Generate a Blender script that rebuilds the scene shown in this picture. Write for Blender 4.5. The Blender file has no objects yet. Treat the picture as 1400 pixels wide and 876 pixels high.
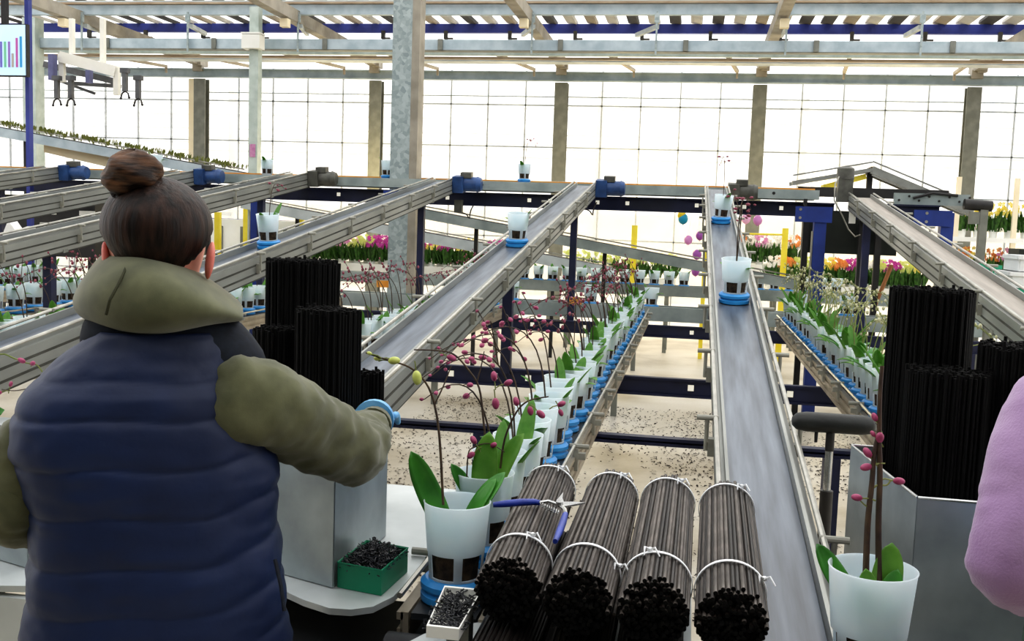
import bpy, bmesh, math, random
from math import sin, cos, pi, radians, sqrt, atan, hypot
from mathutils import Vector, Matrix, Quaternion, noise
random.seed(7)
R = random.Random(11)
SC = bpy.context.scene
COL = SC.collection
V = Vector

# ------------------------------------------------------------------ camera model
YAW, PITCH, ROLL, FPX, EYE = -.171978, -.097316, .0346406, 1395.4, 1.65
FV = V((sin(YAW)*cos(PITCH), cos(YAW)*cos(PITCH), sin(PITCH)))
_r = V((cos(YAW), -sin(YAW), 0)); _u = _r.cross(FV)
RV = cos(ROLL)*_r + sin(ROLL)*_u; UV = -sin(ROLL)*_r + cos(ROLL)*_u
C0 = V((0, 0, EYE))
def ray(x, y): return RV*((x-700)/FPX) - UV*((y-438)/FPX) + FV
def az(x, y, z): d = ray(x, y); return C0 + d*((z-EYE)/d.z)      # sight line met by a level plane
def ay(x, y, Y): d = ray(x, y); return C0 + d*(Y/d.y)            # ... by a plane across the hall
def ad(x, y, D): return C0 + ray(x, y)*D                         # ... at a distance

# ------------------------------------------------------------------ materials
def lin(h):
    h = h.lstrip('#'); c = [int(h[i:i+2], 16)/255 for i in (0, 2, 4)]
    return tuple(x/12.92 if x <= .04045 else ((x+.055)/1.055)**2.4 for x in c) + (1,)
MATS = {}
def M(name, c1, c2=None, rough=.5, metal=0, scale=8, bump=0, bscale=60, stretch=None, kind='noise', trans=0, spec=.5, emit=0, sheen=0, lo=.35, hi=.65, bdist=.004):
    m = bpy.data.materials.new(name); m.use_nodes = True
    nt = m.node_tree; N = nt.nodes; Lk = nt.links
    b = N['Principled BSDF']; out = N['Material Output']
    b.inputs['Roughness'].default_value = rough; b.inputs['Metallic'].default_value = metal
    b.inputs['Specular IOR Level'].default_value = spec
    if sheen: b.inputs['Sheen Weight'].default_value = sheen
    c1 = lin(c1); b.inputs['Base Color'].default_value = c1
    tc = N.new('ShaderNodeTexCoord'); mp = N.new('ShaderNodeMapping'); Lk.new(tc.outputs['Object'], mp.inputs['Vector'])
    if stretch: mp.inputs['Scale'].default_value = stretch
    csock = None
    if c2:
        if kind == 'voronoi':
            t = N.new('ShaderNodeTexVoronoi'); t.inputs['Scale'].default_value = scale; fac = t.outputs['Color']
        elif kind == 'wave':
            t = N.new('ShaderNodeTexWave'); t.inputs['Scale'].default_value = scale; t.inputs['Distortion'].default_value = 3; t.inputs['Detail'].default_value = 3; fac = t.outputs['Fac']
        else:
            t = N.new('ShaderNodeTexNoise'); t.inputs['Scale'].default_value = scale; t.inputs['Detail'].default_value = 5; fac = t.outputs['Fac']
        Lk.new(mp.outputs[0], t.inputs['Vector'])
        rp = N.new('ShaderNodeValToRGB'); rp.color_ramp.elements[0].color = c1; rp.color_ramp.elements[1].color = lin(c2)
        rp.color_ramp.elements[0].position = lo; rp.color_ramp.elements[1].position = hi
        Lk.new(fac, rp.inputs[0]); csock = rp.outputs[0]; Lk.new(csock, b.inputs['Base Color'])
    if bump:
        t2 = N.new('ShaderNodeTexNoise'); t2.inputs['Scale'].default_value = bscale; t2.inputs['Detail'].default_value = 4
        Lk.new(mp.outputs[0], t2.inputs['Vector'])
        bp = N.new('ShaderNodeBump'); bp.inputs['Strength'].default_value = bump; bp.inputs['Distance'].default_value = bdist
        Lk.new(t2.outputs['Fac'], bp.inputs['Height']); Lk.new(bp.outputs[0], b.inputs['Normal'])
    if emit:
        b.inputs['Emission Strength'].default_value = emit; b.inputs['Emission Color'].default_value = c1
        if csock: Lk.new(csock, b.inputs['Emission Color'])
    if trans:
        tl = N.new('ShaderNodeBsdfTranslucent'); tl.inputs['Color'].default_value = c1
        if csock: Lk.new(csock, tl.inputs['Color'])
        mx = N.new('ShaderNodeMixShader'); mx.inputs[0].default_value = trans
        Lk.new(b.outputs[0], mx.inputs[1]); Lk.new(tl.outputs[0], mx.inputs[2]); Lk.new(mx.outputs[0], out.inputs['Surface'])
    MATS[name] = m
    return m
def glass(name, tint, haze, gloss=.06):
    m = bpy.data.materials.new(name); m.use_nodes = True
    nt = m.node_tree; N = nt.nodes; Lk = nt.links; N.remove(N['Principled BSDF'])
    tr = N.new('ShaderNodeBsdfTransparent'); tr.inputs[0].default_value = lin(tint)
    tl = N.new('ShaderNodeBsdfTranslucent'); tl.inputs[0].default_value = lin('#ffffff')
    gl = N.new('ShaderNodeBsdfGlossy'); gl.inputs['Roughness'].default_value = .1
    a = N.new('ShaderNodeMixShader'); a.inputs[0].default_value = haze; Lk.new(tr.outputs[0], a.inputs[1]); Lk.new(tl.outputs[0], a.inputs[2])
    b = N.new('ShaderNodeMixShader'); b.inputs[0].default_value = gloss; Lk.new(a.outputs[0], b.inputs[1]); Lk.new(gl.outputs[0], b.inputs[2])
    Lk.new(b.outputs[0], N['Material Output'].inputs['Surface']); MATS[name] = m
    return m
M('galv', '#8d9a9c', '#b4bfc0', rough=.5, metal=.25, scale=28, kind='voronoi', lo=.1, hi=.9)
M('galv_soft', '#8f9c9e', '#a8b3b5', rough=.5, metal=.25, scale=5)
M('galv_dark', '#74766f', '#85877f', rough=.6, metal=.1, scale=9)
M('galv_pale', '#a3b3bc', '#bdcad1', rough=.5, metal=.2, scale=6)
M('galv_green', '#a9b5ae', '#c2ccc6', rough=.55, metal=.2, scale=7)
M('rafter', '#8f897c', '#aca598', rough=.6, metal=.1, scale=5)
M('rust_rail', '#9a846b', '#b3a18a', rough=.6, scale=3)
M('pale_rail', '#a9b0b1', '#c3c9c9', rough=.5, metal=.1, scale=4)
M('alu', '#868884', '#a6a8a3', rough=.4, metal=.4, scale=5, stretch=(1, .3, 1))
M('alu_warm', '#948a79', '#b8ae9c', rough=.42, metal=.4, scale=6)
M('alu_gap', '#35352f', '#4a4a44', rough=.7)
M('rod', '#98968e', '#bcbab0', rough=.3, metal=.6, scale=10)
M('belt', '#363e4a', '#76808d', rough=.34, metal=0, scale=2.6, stretch=(11, .7, 1), spec=.6, lo=.3, hi=.72)
M('belt_tan', '#8f877d', '#a59c92', rough=.5, scale=4, stretch=(8, .5, 1))
M('rubber', '#15171a', '#23272b', rough=.5, scale=9)
M('conv_side', '#84908f', '#a3adac', rough=.5, metal=.15, scale=5)
M('navy', '#161a33', '#20264a', rough=.5, scale=4)
M('blue_paint', '#1c2f72', '#27408e', rough=.45, scale=5)
M('blue_rail', '#2b3580', '#3b48a0', rough=.5, scale=2)
M('black_metal', '#1b1b1c', '#2c2a29', rough=.55, scale=6)
M('dark_panel', '#20241f', '#2b302a', rough=.75, scale=4)
M('motor_blue', '#24406e', '#33568c', rough=.45, scale=12)
M('motor_grey', '#4a4a45', '#62625b', rough=.55, scale=14)
M('hole_glow', '#f4f1e2', rough=.6, emit=.3)  # emissive white, stands for light seen through the beams
M('knob', '#8b8a80', '#a3a297', rough=.5, scale=9)
M('pot', '#eef8fd', '#fafdff', rough=.35, scale=10, trans=.72)
M('carrier', '#1f7fc8', '#3d9bdc', rough=.38, scale=9)
M('bark', '#241b14', '#4a3a2a', rough=.95, scale=60, bump=.8, bscale=90)
M('leaf', '#5c9a38', '#8fbf5c', rough=.38, scale=14, stretch=(1, .3, 1), trans=.42)
M('leaf_dark', '#36792a', '#4d9636', rough=.33, scale=14, stretch=(1, .3, 1), trans=.12)
M('stem', '#33261f', '#55432f', rough=.6, scale=30)
M('stem_green', '#6d7a3a', '#8b8f55', rough=.6, scale=30)
M('bud_pink', '#8e2f55', '#b9587f', rough=.5, scale=60)
M('bud_dark', '#7d3145', '#a05668', rough=.5, scale=60)
M('bud_pale', '#a9a87c', '#d3d0b0', rough=.5, scale=60)
M('bud_green', '#b3bd57', '#cfd588', rough=.5, scale=40)
M('stake', '#100d0b', '#2c2521', rough=.5, scale=40, stretch=(1, 1, .12), spec=.45)
M('stake_black', '#040404', '#0c0c0b', rough=.7, scale=40, stretch=(1, 1, .12), spec=.2)
M('stake_dust', '#37322e', '#6e6761', rough=.55, scale=60, stretch=(1, 1, .2), spec=.4)
M('tie', '#e9edf0', '#ffffff', rough=.6, scale=30)
M('vest', '#0e1c3c', '#15274e', rough=.55, scale=5, bump=.22, bscale=26, spec=.4, bdist=.006)
M('vest_knit', '#0b111c', '#131b29', rough=.9, scale=90)
M('hoodie', '#4f5138', '#626347', rough=.95, scale=26, bump=.06, bscale=500, sheen=.3)
M('hoodie_seam', '#393a27', rough=.95)
M('skin', '#c98a78', '#dba08c', rough=.55, scale=12)
M('ear_skin', '#c8564c', '#e08a7c', rough=.5, scale=25)
M('hair', '#120a08', '#3a261d', rough=.5, spec=.25, scale=9, bump=.5, bscale=14, stretch=(9, 9, 1.1), lo=.38, hi=.72)
M('bun', '#1c110c', '#6e4d35', rough=.5, spec=.25, scale=9, bump=.5, bscale=14, stretch=(2.4, 2.4, 14), lo=.36, hi=.7)
M('glove', '#4f9ad6', '#7fbdea', rough=.4, scale=18)
M('trouser', '#15181d', '#1f242b', rough=.9, scale=20)
M('shoe', '#202020', '#303030', rough=.7)
M('lilac', '#9a7aa4', '#ad8fb6', rough=.95, scale=9, bump=.3, bscale=300, sheen=.4)
M('apron', '#1c3127', '#25402f', rough=.85, scale=9)
M('sheet', '#8f979a', '#adb6b8', rough=.36, metal=.65, scale=7, bump=.05, bscale=30)
M('table', '#b9bfbf', '#d3d8d8', rough=.42, metal=.3, scale=5)
M('green_box', '#0f7552', '#158a66', rough=.45, scale=6)
M('clip', '#1c1d20', '#3b3d42', rough=.35, scale=60)
M('sec_blue', '#182f86', '#2743a6', rough=.35, scale=12)
M('steel', '#a7a8a8', '#cfd0cf', rough=.25, metal=.9, scale=20)
M('cushion', '#1b1c1b', '#2c2e2c', rough=.55, scale=9, bump=.3, bscale=60)
M('post_dark', '#272523', '#3a3734', rough=.5, scale=9)
M('screen', '#bcdcf2', '#c8e4f6', rough=.3, emit=.35, scale=2)
for n, c in (('bar_violet', '#6c66b4'), ('bar_green', '#6fb58f'), ('bar_purple', '#8a6ab0'), ('bar_tan', '#a39a94'), ('bar_magenta', '#b0569c'), ('bar_blue', '#2d8fc4')):
    M(n, c, rough=.4, emit=.25)
M('cream', '#efe0bd', '#f6ebd0', rough=.8, scale=2)
M('white_paint', '#e9e9e2', '#f7f7f2', rough=.6, scale=3)
M('yellow', '#e6cf2a', '#f1df50', rough=.5, scale=6)
M('orange', '#e59a3c', '#f0b25a', rough=.6, scale=6)
M('slat_pale', '#c9c6bd', '#e2e0d8', rough=.6, scale=3, trans=.3)
M('slat_dark', '#3c3b39', '#56544f', rough=.7, scale=3)
M('slat_tan', '#9c9180', '#b0a692', rough=.7, scale=3)
M('robot_white', '#e7e5da', '#f4f2ea', rough=.5, scale=3)
M('robot_grey', '#4f5052', '#66676a', rough=.5, scale=8)
M('robot_violet', '#5d5f86', '#70729a', rough=.5, scale=8)
M('brown', '#8a5a34', '#a06f44', rough=.7, scale=5)
M('foil', '#f2f2f0', '#ffffff', rough=.5, scale=9, trans=.2)
M('crate_white', '#e6e9ea', '#f4f6f6', rough=.5, scale=6)
M('crate_green', '#2a9470', '#35a884', rough=.5, scale=6)
for n, c, d in (('pet_magenta', '#b02a8c', '#d557b0'), ('pet_pink', '#d98abf', '#eab2d6'), ('pet_yellow', '#ecd443', '#f7ea8c'), ('pet_white', '#eeeae0', '#ffffff'), ('pet_orange', '#e07c3a', '#f0b060'), ('pet_lime', '#ced76a', '#e2e79c')):
    M(n, c, d, rough=.6, scale=25, trans=.3)
M('leaf_olive', '#55602c', '#7f8444', rough=.6, scale=20, trans=.2)
M('foliage', '#284a1c', '#4c7a30', rough=.5, scale=20, trans=.15)
for n, c in (('bal_blue', '#1c9fc6'), ('bal_yellow', '#efd21c'), ('bal_violet', '#a95fb5'), ('bal_pink', '#d79ad2'), ('bal_pale', '#efc6e4'), ('bal_red', '#d8383a')):
    M(n, c, rough=.3, trans=.3)
M('debris', '#17120e', '#3d2e22', rough=.95, scale=300)
M('mullion', '#c6cbce', '#dadee0', rough=.6, scale=3, trans=.6)
M('hall_post', '#a4a5a6', '#b4b5b6', rough=.7)
glass('pane', '#ffffff', .3, .04)
glass('roof_pane', '#ffffff', .25, .03)

def floor_mat():
    m = bpy.data.materials.new('floor'); m.use_nodes = True
    nt = m.node_tree; N = nt.nodes; Lk = nt.links; b = N['Principled BSDF']
    tc = N.new('ShaderNodeTexCoord')
    n1 = N.new('ShaderNodeTexNoise'); n1.inputs['Scale'].default_value = .8; n1.inputs['Detail'].default_value = 8
    n2 = N.new('ShaderNodeTexNoise'); n2.inputs['Scale'].default_value = 45; n2.inputs['Detail'].default_value = 3
    for n in (n1, n2): Lk.new(tc.outputs['Object'], n.inputs['Vector'])
    r1 = N.new('ShaderNodeValToRGB'); e = r1.color_ramp.elements
    e[0].position = .32; e[0].color = lin('#a3957a'); e[1].position = .68; e[1].color = lin('#e9e3d6')
    x = e.new(.5); x.color = lin('#d8cfbc')
    Lk.new(n1.outputs['Fac'], r1.inputs[0])
    mx = N.new('ShaderNodeMixRGB'); mx.blend_type = 'MULTIPLY'; mx.inputs[0].default_value = .2
    Lk.new(r1.outputs[0], mx.inputs[1]); Lk.new(n2.outputs['Fac'], mx.inputs[2]); Lk.new(mx.outputs[0], b.inputs['Base Color'])
    b.inputs['Roughness'].default_value = .45
    MATS['floor'] = m
floor_mat()

# ------------------------------------------------------------------ mesh builder
class MB:
    def __init__(s): s.v = []; s.f = []
    def add(s, vs, fs):
        o = len(s.v); s.v += [tuple(v) for v in vs]; s.f += [tuple(i+o for i in f) for f in fs]; return s
    def box(s, c, size, rot=None):
        c = V(c); hx, hy, hz = (q/2 for q in size)
        P = [V((x, y, z)) for z in (-hz, hz) for y in (-hy, hy) for x in (-hx, hx)]
        if rot is not None: P = [rot @ p for p in P]
        return s.add([c+p for p in P], [(0, 2, 3, 1), (4, 5, 7, 6), (0, 1, 5, 4), (2, 6, 7, 3), (0, 4, 6, 2), (1, 3, 7, 5)])
    def beam(s, a, b, w, h, up=(0, 0, 1)):
        a, b = V(a), V(b); d = (b-a); L = d.length; d.normalize(); x = d.cross(V(up)); x.normalize(); z = x.cross(d)
        P = [p + x*(sx*w/2) + z*(sz*h/2) for p in (a, b) for sz in (-1, 1) for sx in (-1, 1)]
        return s.add(P, [(0, 1, 3, 2), (4, 6, 7, 5), (0, 4, 5, 1), (2, 3, 7, 6), (0, 2, 6, 4), (1, 5, 7, 3)])
    def hbeam(s, a, b, w, h, t=.02, up=(0, 0, 1)):
        a, b, u = V(a), V(b), V(up)
        s.beam(a+u*(h/2-t/2), b+u*(h/2-t/2), w, t, up); s.beam(a-u*(h/2-t/2), b-u*(h/2-t/2), w, t, up)
        return s.beam(a, b, t, h-2*t, up)
    def tube(s, pts, rad, seg=8, caps=True):
        pts = [V(p) for p in pts]; n = len(pts)
        if not isinstance(rad, (list, tuple)): rad = [rad]*n
        T = []
        for i in range(n):
            d = pts[min(i+1, n-1)] - pts[max(i-1, 0)]; T.append(d.normalized() if d.length > 1e-9 else V((0, 0, 1)))
        u = T[0].orthogonal().normalized(); vs = []; fs = []
        for i in range(n):
            if i: u = (T[i-1].rotation_difference(T[i]) @ u)
            w = T[i].cross(u)
            for k in range(seg):
                a = 2*pi*k/seg; vs.append(pts[i] + (u*cos(a)+w*sin(a))*rad[i])
        for i in range(n-1):
            for k in range(seg):
                k2 = (k+1) % seg; fs.append((i*seg+k, i*seg+k2, (i+1)*seg+k2, (i+1)*seg+k))
        if caps: fs += [tuple(range(seg-1, -1, -1)), tuple((n-1)*seg+k for k in range(seg))]
        return s.add(vs, fs)
    def cyl(s, a, b, r0, r1=None, seg=16): return s.tube([a, b], [r0, r0 if r1 is None else r1], seg)
    def lathe(s, prof, seg=24, o=(0, 0, 0)):
        o = V(o); vs = []; fs = []; n = len(prof)
        for r, z in prof:
            for k in range(seg): a = 2*pi*k/seg; vs.append(o+V((r*cos(a), r*sin(a), z)))
        for i in range(n-1):
            for k in range(seg):
                k2 = (k+1) % seg; fs.append((i*seg+k, i*seg+k2, (i+1)*seg+k2, (i+1)*seg+k))
        return s.add(vs, fs)
    def ball(s, c, r, seg=12, rings=8, rot=None):
        if not isinstance(r, (list, tuple)): r = (r, r, r)
        c = V(c); vs = []; fs = []
        for i in range(rings+1):
            t = pi*i/rings
            for k in range(seg):
                a = 2*pi*k/seg; p = V((r[0]*sin(t)*cos(a), r[1]*sin(t)*sin(a), r[2]*cos(t)))
                vs.append(c + (rot @ p if rot is not None else p))
        for i in range(rings):
            for k in range(seg):
                k2 = (k+1) % seg; fs.append((i*seg+k, (i+1)*seg+k, (i+1)*seg+k2, i*seg+k2))
        return s.add(vs, fs)
    def grid(s, rows):
        n = len(rows[0]); vs = [p for r in rows for p in r]; fs = []
        for i in range(len(rows)-1):
            for k in range(n-1): fs.append((i*n+k, i*n+k+1, (i+1)*n+k+1, (i+1)*n+k))
        return s.add(vs, fs)
    def loft(s, rings, caps=True):
        n = len(rings[0]); vs = [p for r in rings for p in r]; fs = []
        for i in range(len(rings)-1):
            for k in range(n): k2 = (k+1) % n; fs.append((i*n+k, i*n+k2, (i+1)*n+k2, (i+1)*n+k))
        if caps: fs += [tuple(range(n-1, -1, -1)), tuple((len(rings)-1)*n+k for k in range(n))]
        return s.add(vs, fs)
    def prism(s, poly, z0, z1):
        n = len(poly); vs = [(p[0], p[1], z0) for p in poly]+[(p[0], p[1], z1) for p in poly]
        fs = [tuple(range(n-1, -1, -1)), tuple(range(n, 2*n))]+[(i, (i+1) % n, n+(i+1) % n, n+i) for i in range(n)]
        return s.add(vs, fs)
    def extrude_y(s, poly, y0, y1):          # cross-section in x,z pulled along y
        n = len(poly); vs = [(p[0], y0, p[1]) for p in poly]+[(p[0], y1, p[1]) for p in poly]
        fs = [tuple(range(n)), tuple(range(2*n-1, n-1, -1))]+[(i, n+i, n+(i+1) % n, (i+1) % n) for i in range(n)]
        return s.add(vs, fs)
    def mesh(s, name, ang=35, fix=True):
        me = bpy.data.meshes.new(name); me.from_pydata(s.v, [], s.f); me.update()
        if fix:
            bm = bmesh.new(); bm.from_mesh(me); bmesh.ops.remove_doubles(bm, verts=bm.verts, dist=1e-6)
            bmesh.ops.recalc_face_normals(bm, faces=bm.faces); bm.to_mesh(me); bm.free()
        if ang and len(me.polygons):
            me.shade_smooth(); me.set_sharp_from_angle(angle=radians(ang))
        return me

KIDS = {}; OFF = {}
def tag(o, label=None, cat=None, group=None, kind=None):
    if label: o['label'] = label
    if cat: o['category'] = cat
    if group: o['group'] = group
    if kind: o['kind'] = kind
    return o
def link(o, parent=None):
    COL.objects.link(o)
    if parent is not None: o.parent = parent; KIDS.setdefault(parent.name, []).append(o); OFF[o.name] = OFF.get(parent.name, V((0, 0, 0)))
    return o
def thing(name, label, cat, loc=(0, 0, 0), group=None, rot=None):
    o = bpy.data.objects.new(name, None); o.empty_display_size = .05; link(o); o.location = loc
    if rot: o.rotation_euler = rot
    OFF[o.name] = V(loc); return tag(o, label, cat, group)
def part(name, mb, mat, parent, label=None, world=True, ang=35, fix=True, kind=None, mats=None):
    me = mb if isinstance(mb, bpy.types.Mesh) else mb.mesh(name, ang, fix)
    if world: me.transform(Matrix.Translation(-OFF.get(parent.name, V((0, 0, 0)))))
    if not len(me.materials): me.materials.append(MATS[mat])
    o = bpy.data.objects.new(name, me); link(o, parent)
    if label: o['label'] = label
    if kind: o['kind'] = kind
    return o
def inst(name, me, parent, loc=(0, 0, 0), rot=(0, 0, 0), sc=1):
    o = bpy.data.objects.new(name, me); link(o, parent); o.location = loc; o.rotation_euler = rot
    o.scale = (sc,)*3 if not isinstance(sc, (tuple, list)) else sc
    return o
def single(name, mb, mat, label=None, cat=None, group=None, kind=None, ang=35, fix=True):
    me = mb if isinstance(mb, bpy.types.Mesh) else mb.mesh(name, ang, fix)
    c = sum((V(v.co) for v in me.vertices), V())/max(1, len(me.vertices)); c.z = min(v.co.z for v in me.vertices)
    me.transform(Matrix.Translation(-c))
    if not len(me.materials): me.materials.append(MATS[mat])
    o = bpy.data.objects.new(name, me); link(o); o.location = c; OFF[o.name] = c.copy()
    return tag(o, label, cat, group, kind)
def struct(name, mb, mat): 
    me = mb.mesh(name); me.materials.append(MATS[mat]); o = bpy.data.objects.new(name, me); link(o); o['kind'] = 'structure'; return o
def copy_tree(o, parent=None, keep=('label', 'category', 'group')):
    c = o.copy(); COL.objects.link(c)
    if parent is not None: c.parent = parent; KIDS.setdefault(parent.name, []).append(c)
    for ch in KIDS.get(o.name, []): copy_tree(ch, c)
    return c
USED = set()
def place(proto, loc, rz, label, group=None, cat=None):
    if proto.name not in USED: USED.add(proto.name); o = proto
    else: o = copy_tree(proto)
    o.location = loc; o.rotation_euler = (0, 0, rz); o['label'] = label
    if group: o['group'] = group
    if cat: o['category'] = cat
    return o
ONES = 'zeroth first second third fourth fifth sixth seventh eighth ninth tenth eleventh twelfth thirteenth fourteenth fifteenth sixteenth seventeenth eighteenth nineteenth'.split()
TENS = {20: ('twentieth', 'twenty'), 30: ('thirtieth', 'thirty'), 40: ('fortieth', 'forty'), 50: ('fiftieth', 'fifty'), 60: ('sixtieth', 'sixty')}
def nth(i):
    if i < 20: return ONES[i]
    t = i//10*10
    return TENS[t][0] if i == t else TENS[t][1]+'-'+ONES[i-t]
def rotm(rx=0, ry=0, rz=0): return Matrix.Rotation(rz, 3, 'Z') @ Matrix.Rotation(ry, 3, 'Y') @ Matrix.Rotation(rx, 3, 'X')
def skin(name, chains, sub=2):
    """chains: list of [(pos, radius), ...]; a chain may start with an int index into the points made so far."""
    vs = []; es = []; rs = []
    for ch in chains:
        prev = None
        for it in ch:
            if isinstance(it, int): prev = it; continue
            vs.append(tuple(it[0])); rs.append(it[1]); i = len(vs)-1
            if prev is not None: es.append((prev, i))
            prev = i
    me = bpy.data.meshes.new(name+'_skel'); me.from_pydata(vs, es, []); me.update()
    o = bpy.data.objects.new(name+'_skel', me); COL.objects.link(o)
    md = o.modifiers.new('s', 'SKIN'); md.use_smooth_shade = True
    sd = me.skin_vertices[0].data if len(me.skin_vertices) else None
    if sd is None:
        bpy.context.view_layer.objects.active = o; sd = me.skin_vertices[0].data
    for i, r in enumerate(rs):
        sd[i].radius = (r, r) if not isinstance(r, tuple) else r; sd[i].use_root = (i == 0)
    m2 = o.modifiers.new('u', 'SUBSURF'); m2.levels = sub; m2.render_levels = sub
    dg = bpy.context.evaluated_depsgraph_get(); ev = o.evaluated_get(dg)
    out = bpy.data.meshes.new_from_object(ev); out.name = name; bpy.data.objects.remove(o)
    out.shade_smooth(); return out
def modmesh(me, solid=0, sub=0, off=-1):
    o = bpy.data.objects.new('tmp', me); COL.objects.link(o)
    if solid: m = o.modifiers.new('s', 'SOLIDIFY'); m.thickness = solid; m.offset = off
    if sub: m = o.modifiers.new('u', 'SUBSURF'); m.levels = sub; m.render_levels = sub
    dg = bpy.context.evaluated_depsgraph_get(); out = bpy.data.meshes.new_from_object(o.evaluated_get(dg))
    bpy.data.objects.remove(o); out.shade_smooth(); return out

# ------------------------------------------------------------------ camera, world
cam = bpy.data.cameras.new('camera'); cam.sensor_width = 36; cam.sensor_fit = 'HORIZONTAL'; cam.lens = 36*FPX/1400; cam.clip_end = 200; cam.clip_start = .05
co = bpy.data.objects.new('camera', cam); COL.objects.link(co)
mw = Matrix.Identity(4)
for i, a in enumerate((RV, UV, -FV)):
    for j in range(3): mw[j][i] = a[j]
mw.translation = C0; co.matrix_world = mw; SC.camera = co
w = bpy.data.worlds.new('world'); SC.world = w; w.use_nodes = True
bg = w.node_tree.nodes['Background']; bg.inputs[0].default_value = (1, 1, 1, 1); bg.inputs[1].default_value = 1.6
SC.view_settings.view_transform = 'Standard'; SC.view_settings.look = 'Medium High Contrast'
SC.cycles.use_denoising = True
SC.cycles.max_bounces = 8; SC.cycles.transparent_max_bounces = 16; SC.cycles.caustics_reflective = False; SC.cycles.caustics_refractive = False

# ------------------------------------------------------------------ setting
XL, XR, YN, YF = -20, 14, -4, 16.12
BAYS = [-11.13, -8.12, -5.11, -2.12, .88, 3.90, 6.92]
struct('floor', MB().box((-3, 9, -.05), (36, 30, .1)), 'floor')
struct('ceiling', MB().box((-3, 9, 5.6), (36, 26, .006)), 'roof_pane')
struct('wall_light_block', MB().box((-3, -4, 2.8), (36, .1, 5.6)), 'galv_dark')  # unseen dark wall, added to cut the light from behind
struct('ceiling', MB().box((-3, -2.3, 3.1), (36, 3.4, .08)), 'galv_dark')  # unseen opaque slab, added to block light from overhead
wf = MB()
for k in range(-4, 11):
    for j in range(1, 5): wf.box((-8.12+3.01*k+j*.602, YF, 2.05), (.02, .03, 3.9))
for z in (.6, 1.4, 2.2, 2.82, 3.47): wf.box((-3, YF, z), (34, .03, .022))
struct('wall_far', wf, 'mullion')
struct('trim_1', MB().box((-3, YF-.02, 3.60), (34, .02, .014)), 'galv')
struct('window_1', MB().box((-3, YF+.03, 2.0), (34, .006, 3.95)), 'pane')
# the next hall beyond the glass
h = MB()
for z in (2.95, 3.12, 3.22, 3.42, 3.72, 3.95): h.box((-3, 21, z), (44, .04, .035))
struct('trim_2', h, 'hall_post')
struct('wall_outer', MB().box((-3, 24, .95), (44, .1, 1.9)), 'cream')
for i, (x, y) in enumerate(((318, 190), (820, 190), (1098, 195), (95, 190))):
    p = ay(x, y, 20); o = single('hall_post', MB().box((p.x, 20, 2.1), (.13, .13, 4.2)), 'hall_post', '%s pale post seen faintly through far glass, from the left' % nth((2, 3, 4, 1)[i]), 'post', 'posts of the next hall')

# far columns, rafters, eaves beam
vis = 0
for i, x in enumerate(BAYS):
    if i == 0: continue
    vis += 1
    t = thing('steel_column', '%s grey steel column along far glass wall, from the left' % nth(i), 'column', (x, 16, 0), 'columns of the far wall')
    part('post', MB().hbeam((x, 16, 0), (x, 16, 3.80), .2, .16, .02, (0, 1, 0)), 'galv_dark', t)
    if i == 1: part('lit_side', MB().box((x-.16, 16.0, 1.9), (.09, .1, 3.8)), 'cream', t)  # cream strip paints the lit side face of this column
    part('base_plate', MB().box((x, 16, .01), (.3, .26, .02)), 'galv_dark', t)
    part('head_bracket', MB().box((x, 15.88, 3.97), (.16, .1, .12)).box((x+.05, 15.8, 4.02), (.12, .12, .06)), 'rafter', t)
    r = thing('roof_rafter', '%s long roof rafter from far wall towards the viewer, from the left' % nth(i), 'rafter', (x, 16, 4.05), 'roof rafters')
    part('rafter_tube', MB().beam((x, 16.1, 4.08), (x, 2, 4.25), .13, .15), 'rafter', r)
    part('clamp', MB().box((x+.02, 12.2, 3.98), (.1, .1, .1)), 'cream', r)
t = thing('eaves_beam', 'grey channel beam resting across the tops of the far columns', 'beam', (-3, 15.9, 3.8))
part('channel', MB().hbeam((-20, 15.9, 3.885), (14, 15.9, 3.885), .1, .14, .015), 'galv_soft', t)
# truss across the hall
t = thing('roof_truss', 'pale steel truss across the hall with two chords and hangers', 'truss', (-3, 12.6, 3.7))
part('top_chord', MB().box((-3, 12.6, 4.215), (36, .08, .12)), 'galv_pale', t)
part('bottom_chord', MB().box((-3, 12.6, 3.79), (36, .08, .125)), 'galv_pale', t)
part('lower_flange', MB().box((-3, 12.62, 3.722), (36, .12, .012)), 'galv_dark', t)
for k in range(-5, 6):
    x = -2.05+1.5*k
    part('hanger', MB().box((x, 12.52, 3.93), (.022, .02, .5)).box((x, 12.52, 4.1), (.06, .03, .1)), 'galv', t)
    part('clip_plate', MB().box((x+.35, 12.54, 3.79), (.06, .02, .13)), 'galv_dark', t)
    part('brace', MB().beam((x-.3 if x < .3 else x+.02, 13.6, 4.1), (x, 12.6, 4.02), .05, .05), 'pale_rail', t)
for y0, z0, w0, h0, m0, lb in ((12.62, 4.31, .1, .05, 'pale_rail', 'pale rail lying above the truss top chord'), (12.5, 4.285, .05, .022, 'rust_rail', 'thin tan rail clipped along the truss top'),
                               (13.2, 3.80, .07, .075, 'galv_green', 'grey green pipe just behind the truss bottom chord'), (13.4, 3.76, .06, .03, 'rust_rail', 'tan pipe hanging under the grey green pipe'),
                               (13.9, 3.80, .2, .03, 'pale_rail', 'flat pale gutter below the truss, nearest to the viewer of two'), (14.8, 3.93, .2, .03, 'pale_rail', 'flat pale gutter close before the far wall')):
    single('roof_pipe', MB().box((-3, y0, z0), (36, w0, h0)), m0, lb, 'roof rail', 'rails across the roof')
for i in range(9):
    x = -8.6+1.52*i
    single('tie_rod', MB().beam((x-.25, 13.2, 3.84), (x, 15.7, 3.96), .05, .04).box((x, 15.72, 3.92), (.03, .03, .12)), 'slat_tan', '%s short tie bar between grey green pipe and eaves beam, from the left' % nth(i+1), 'tie bar', 'tie bars under the roof')
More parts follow.
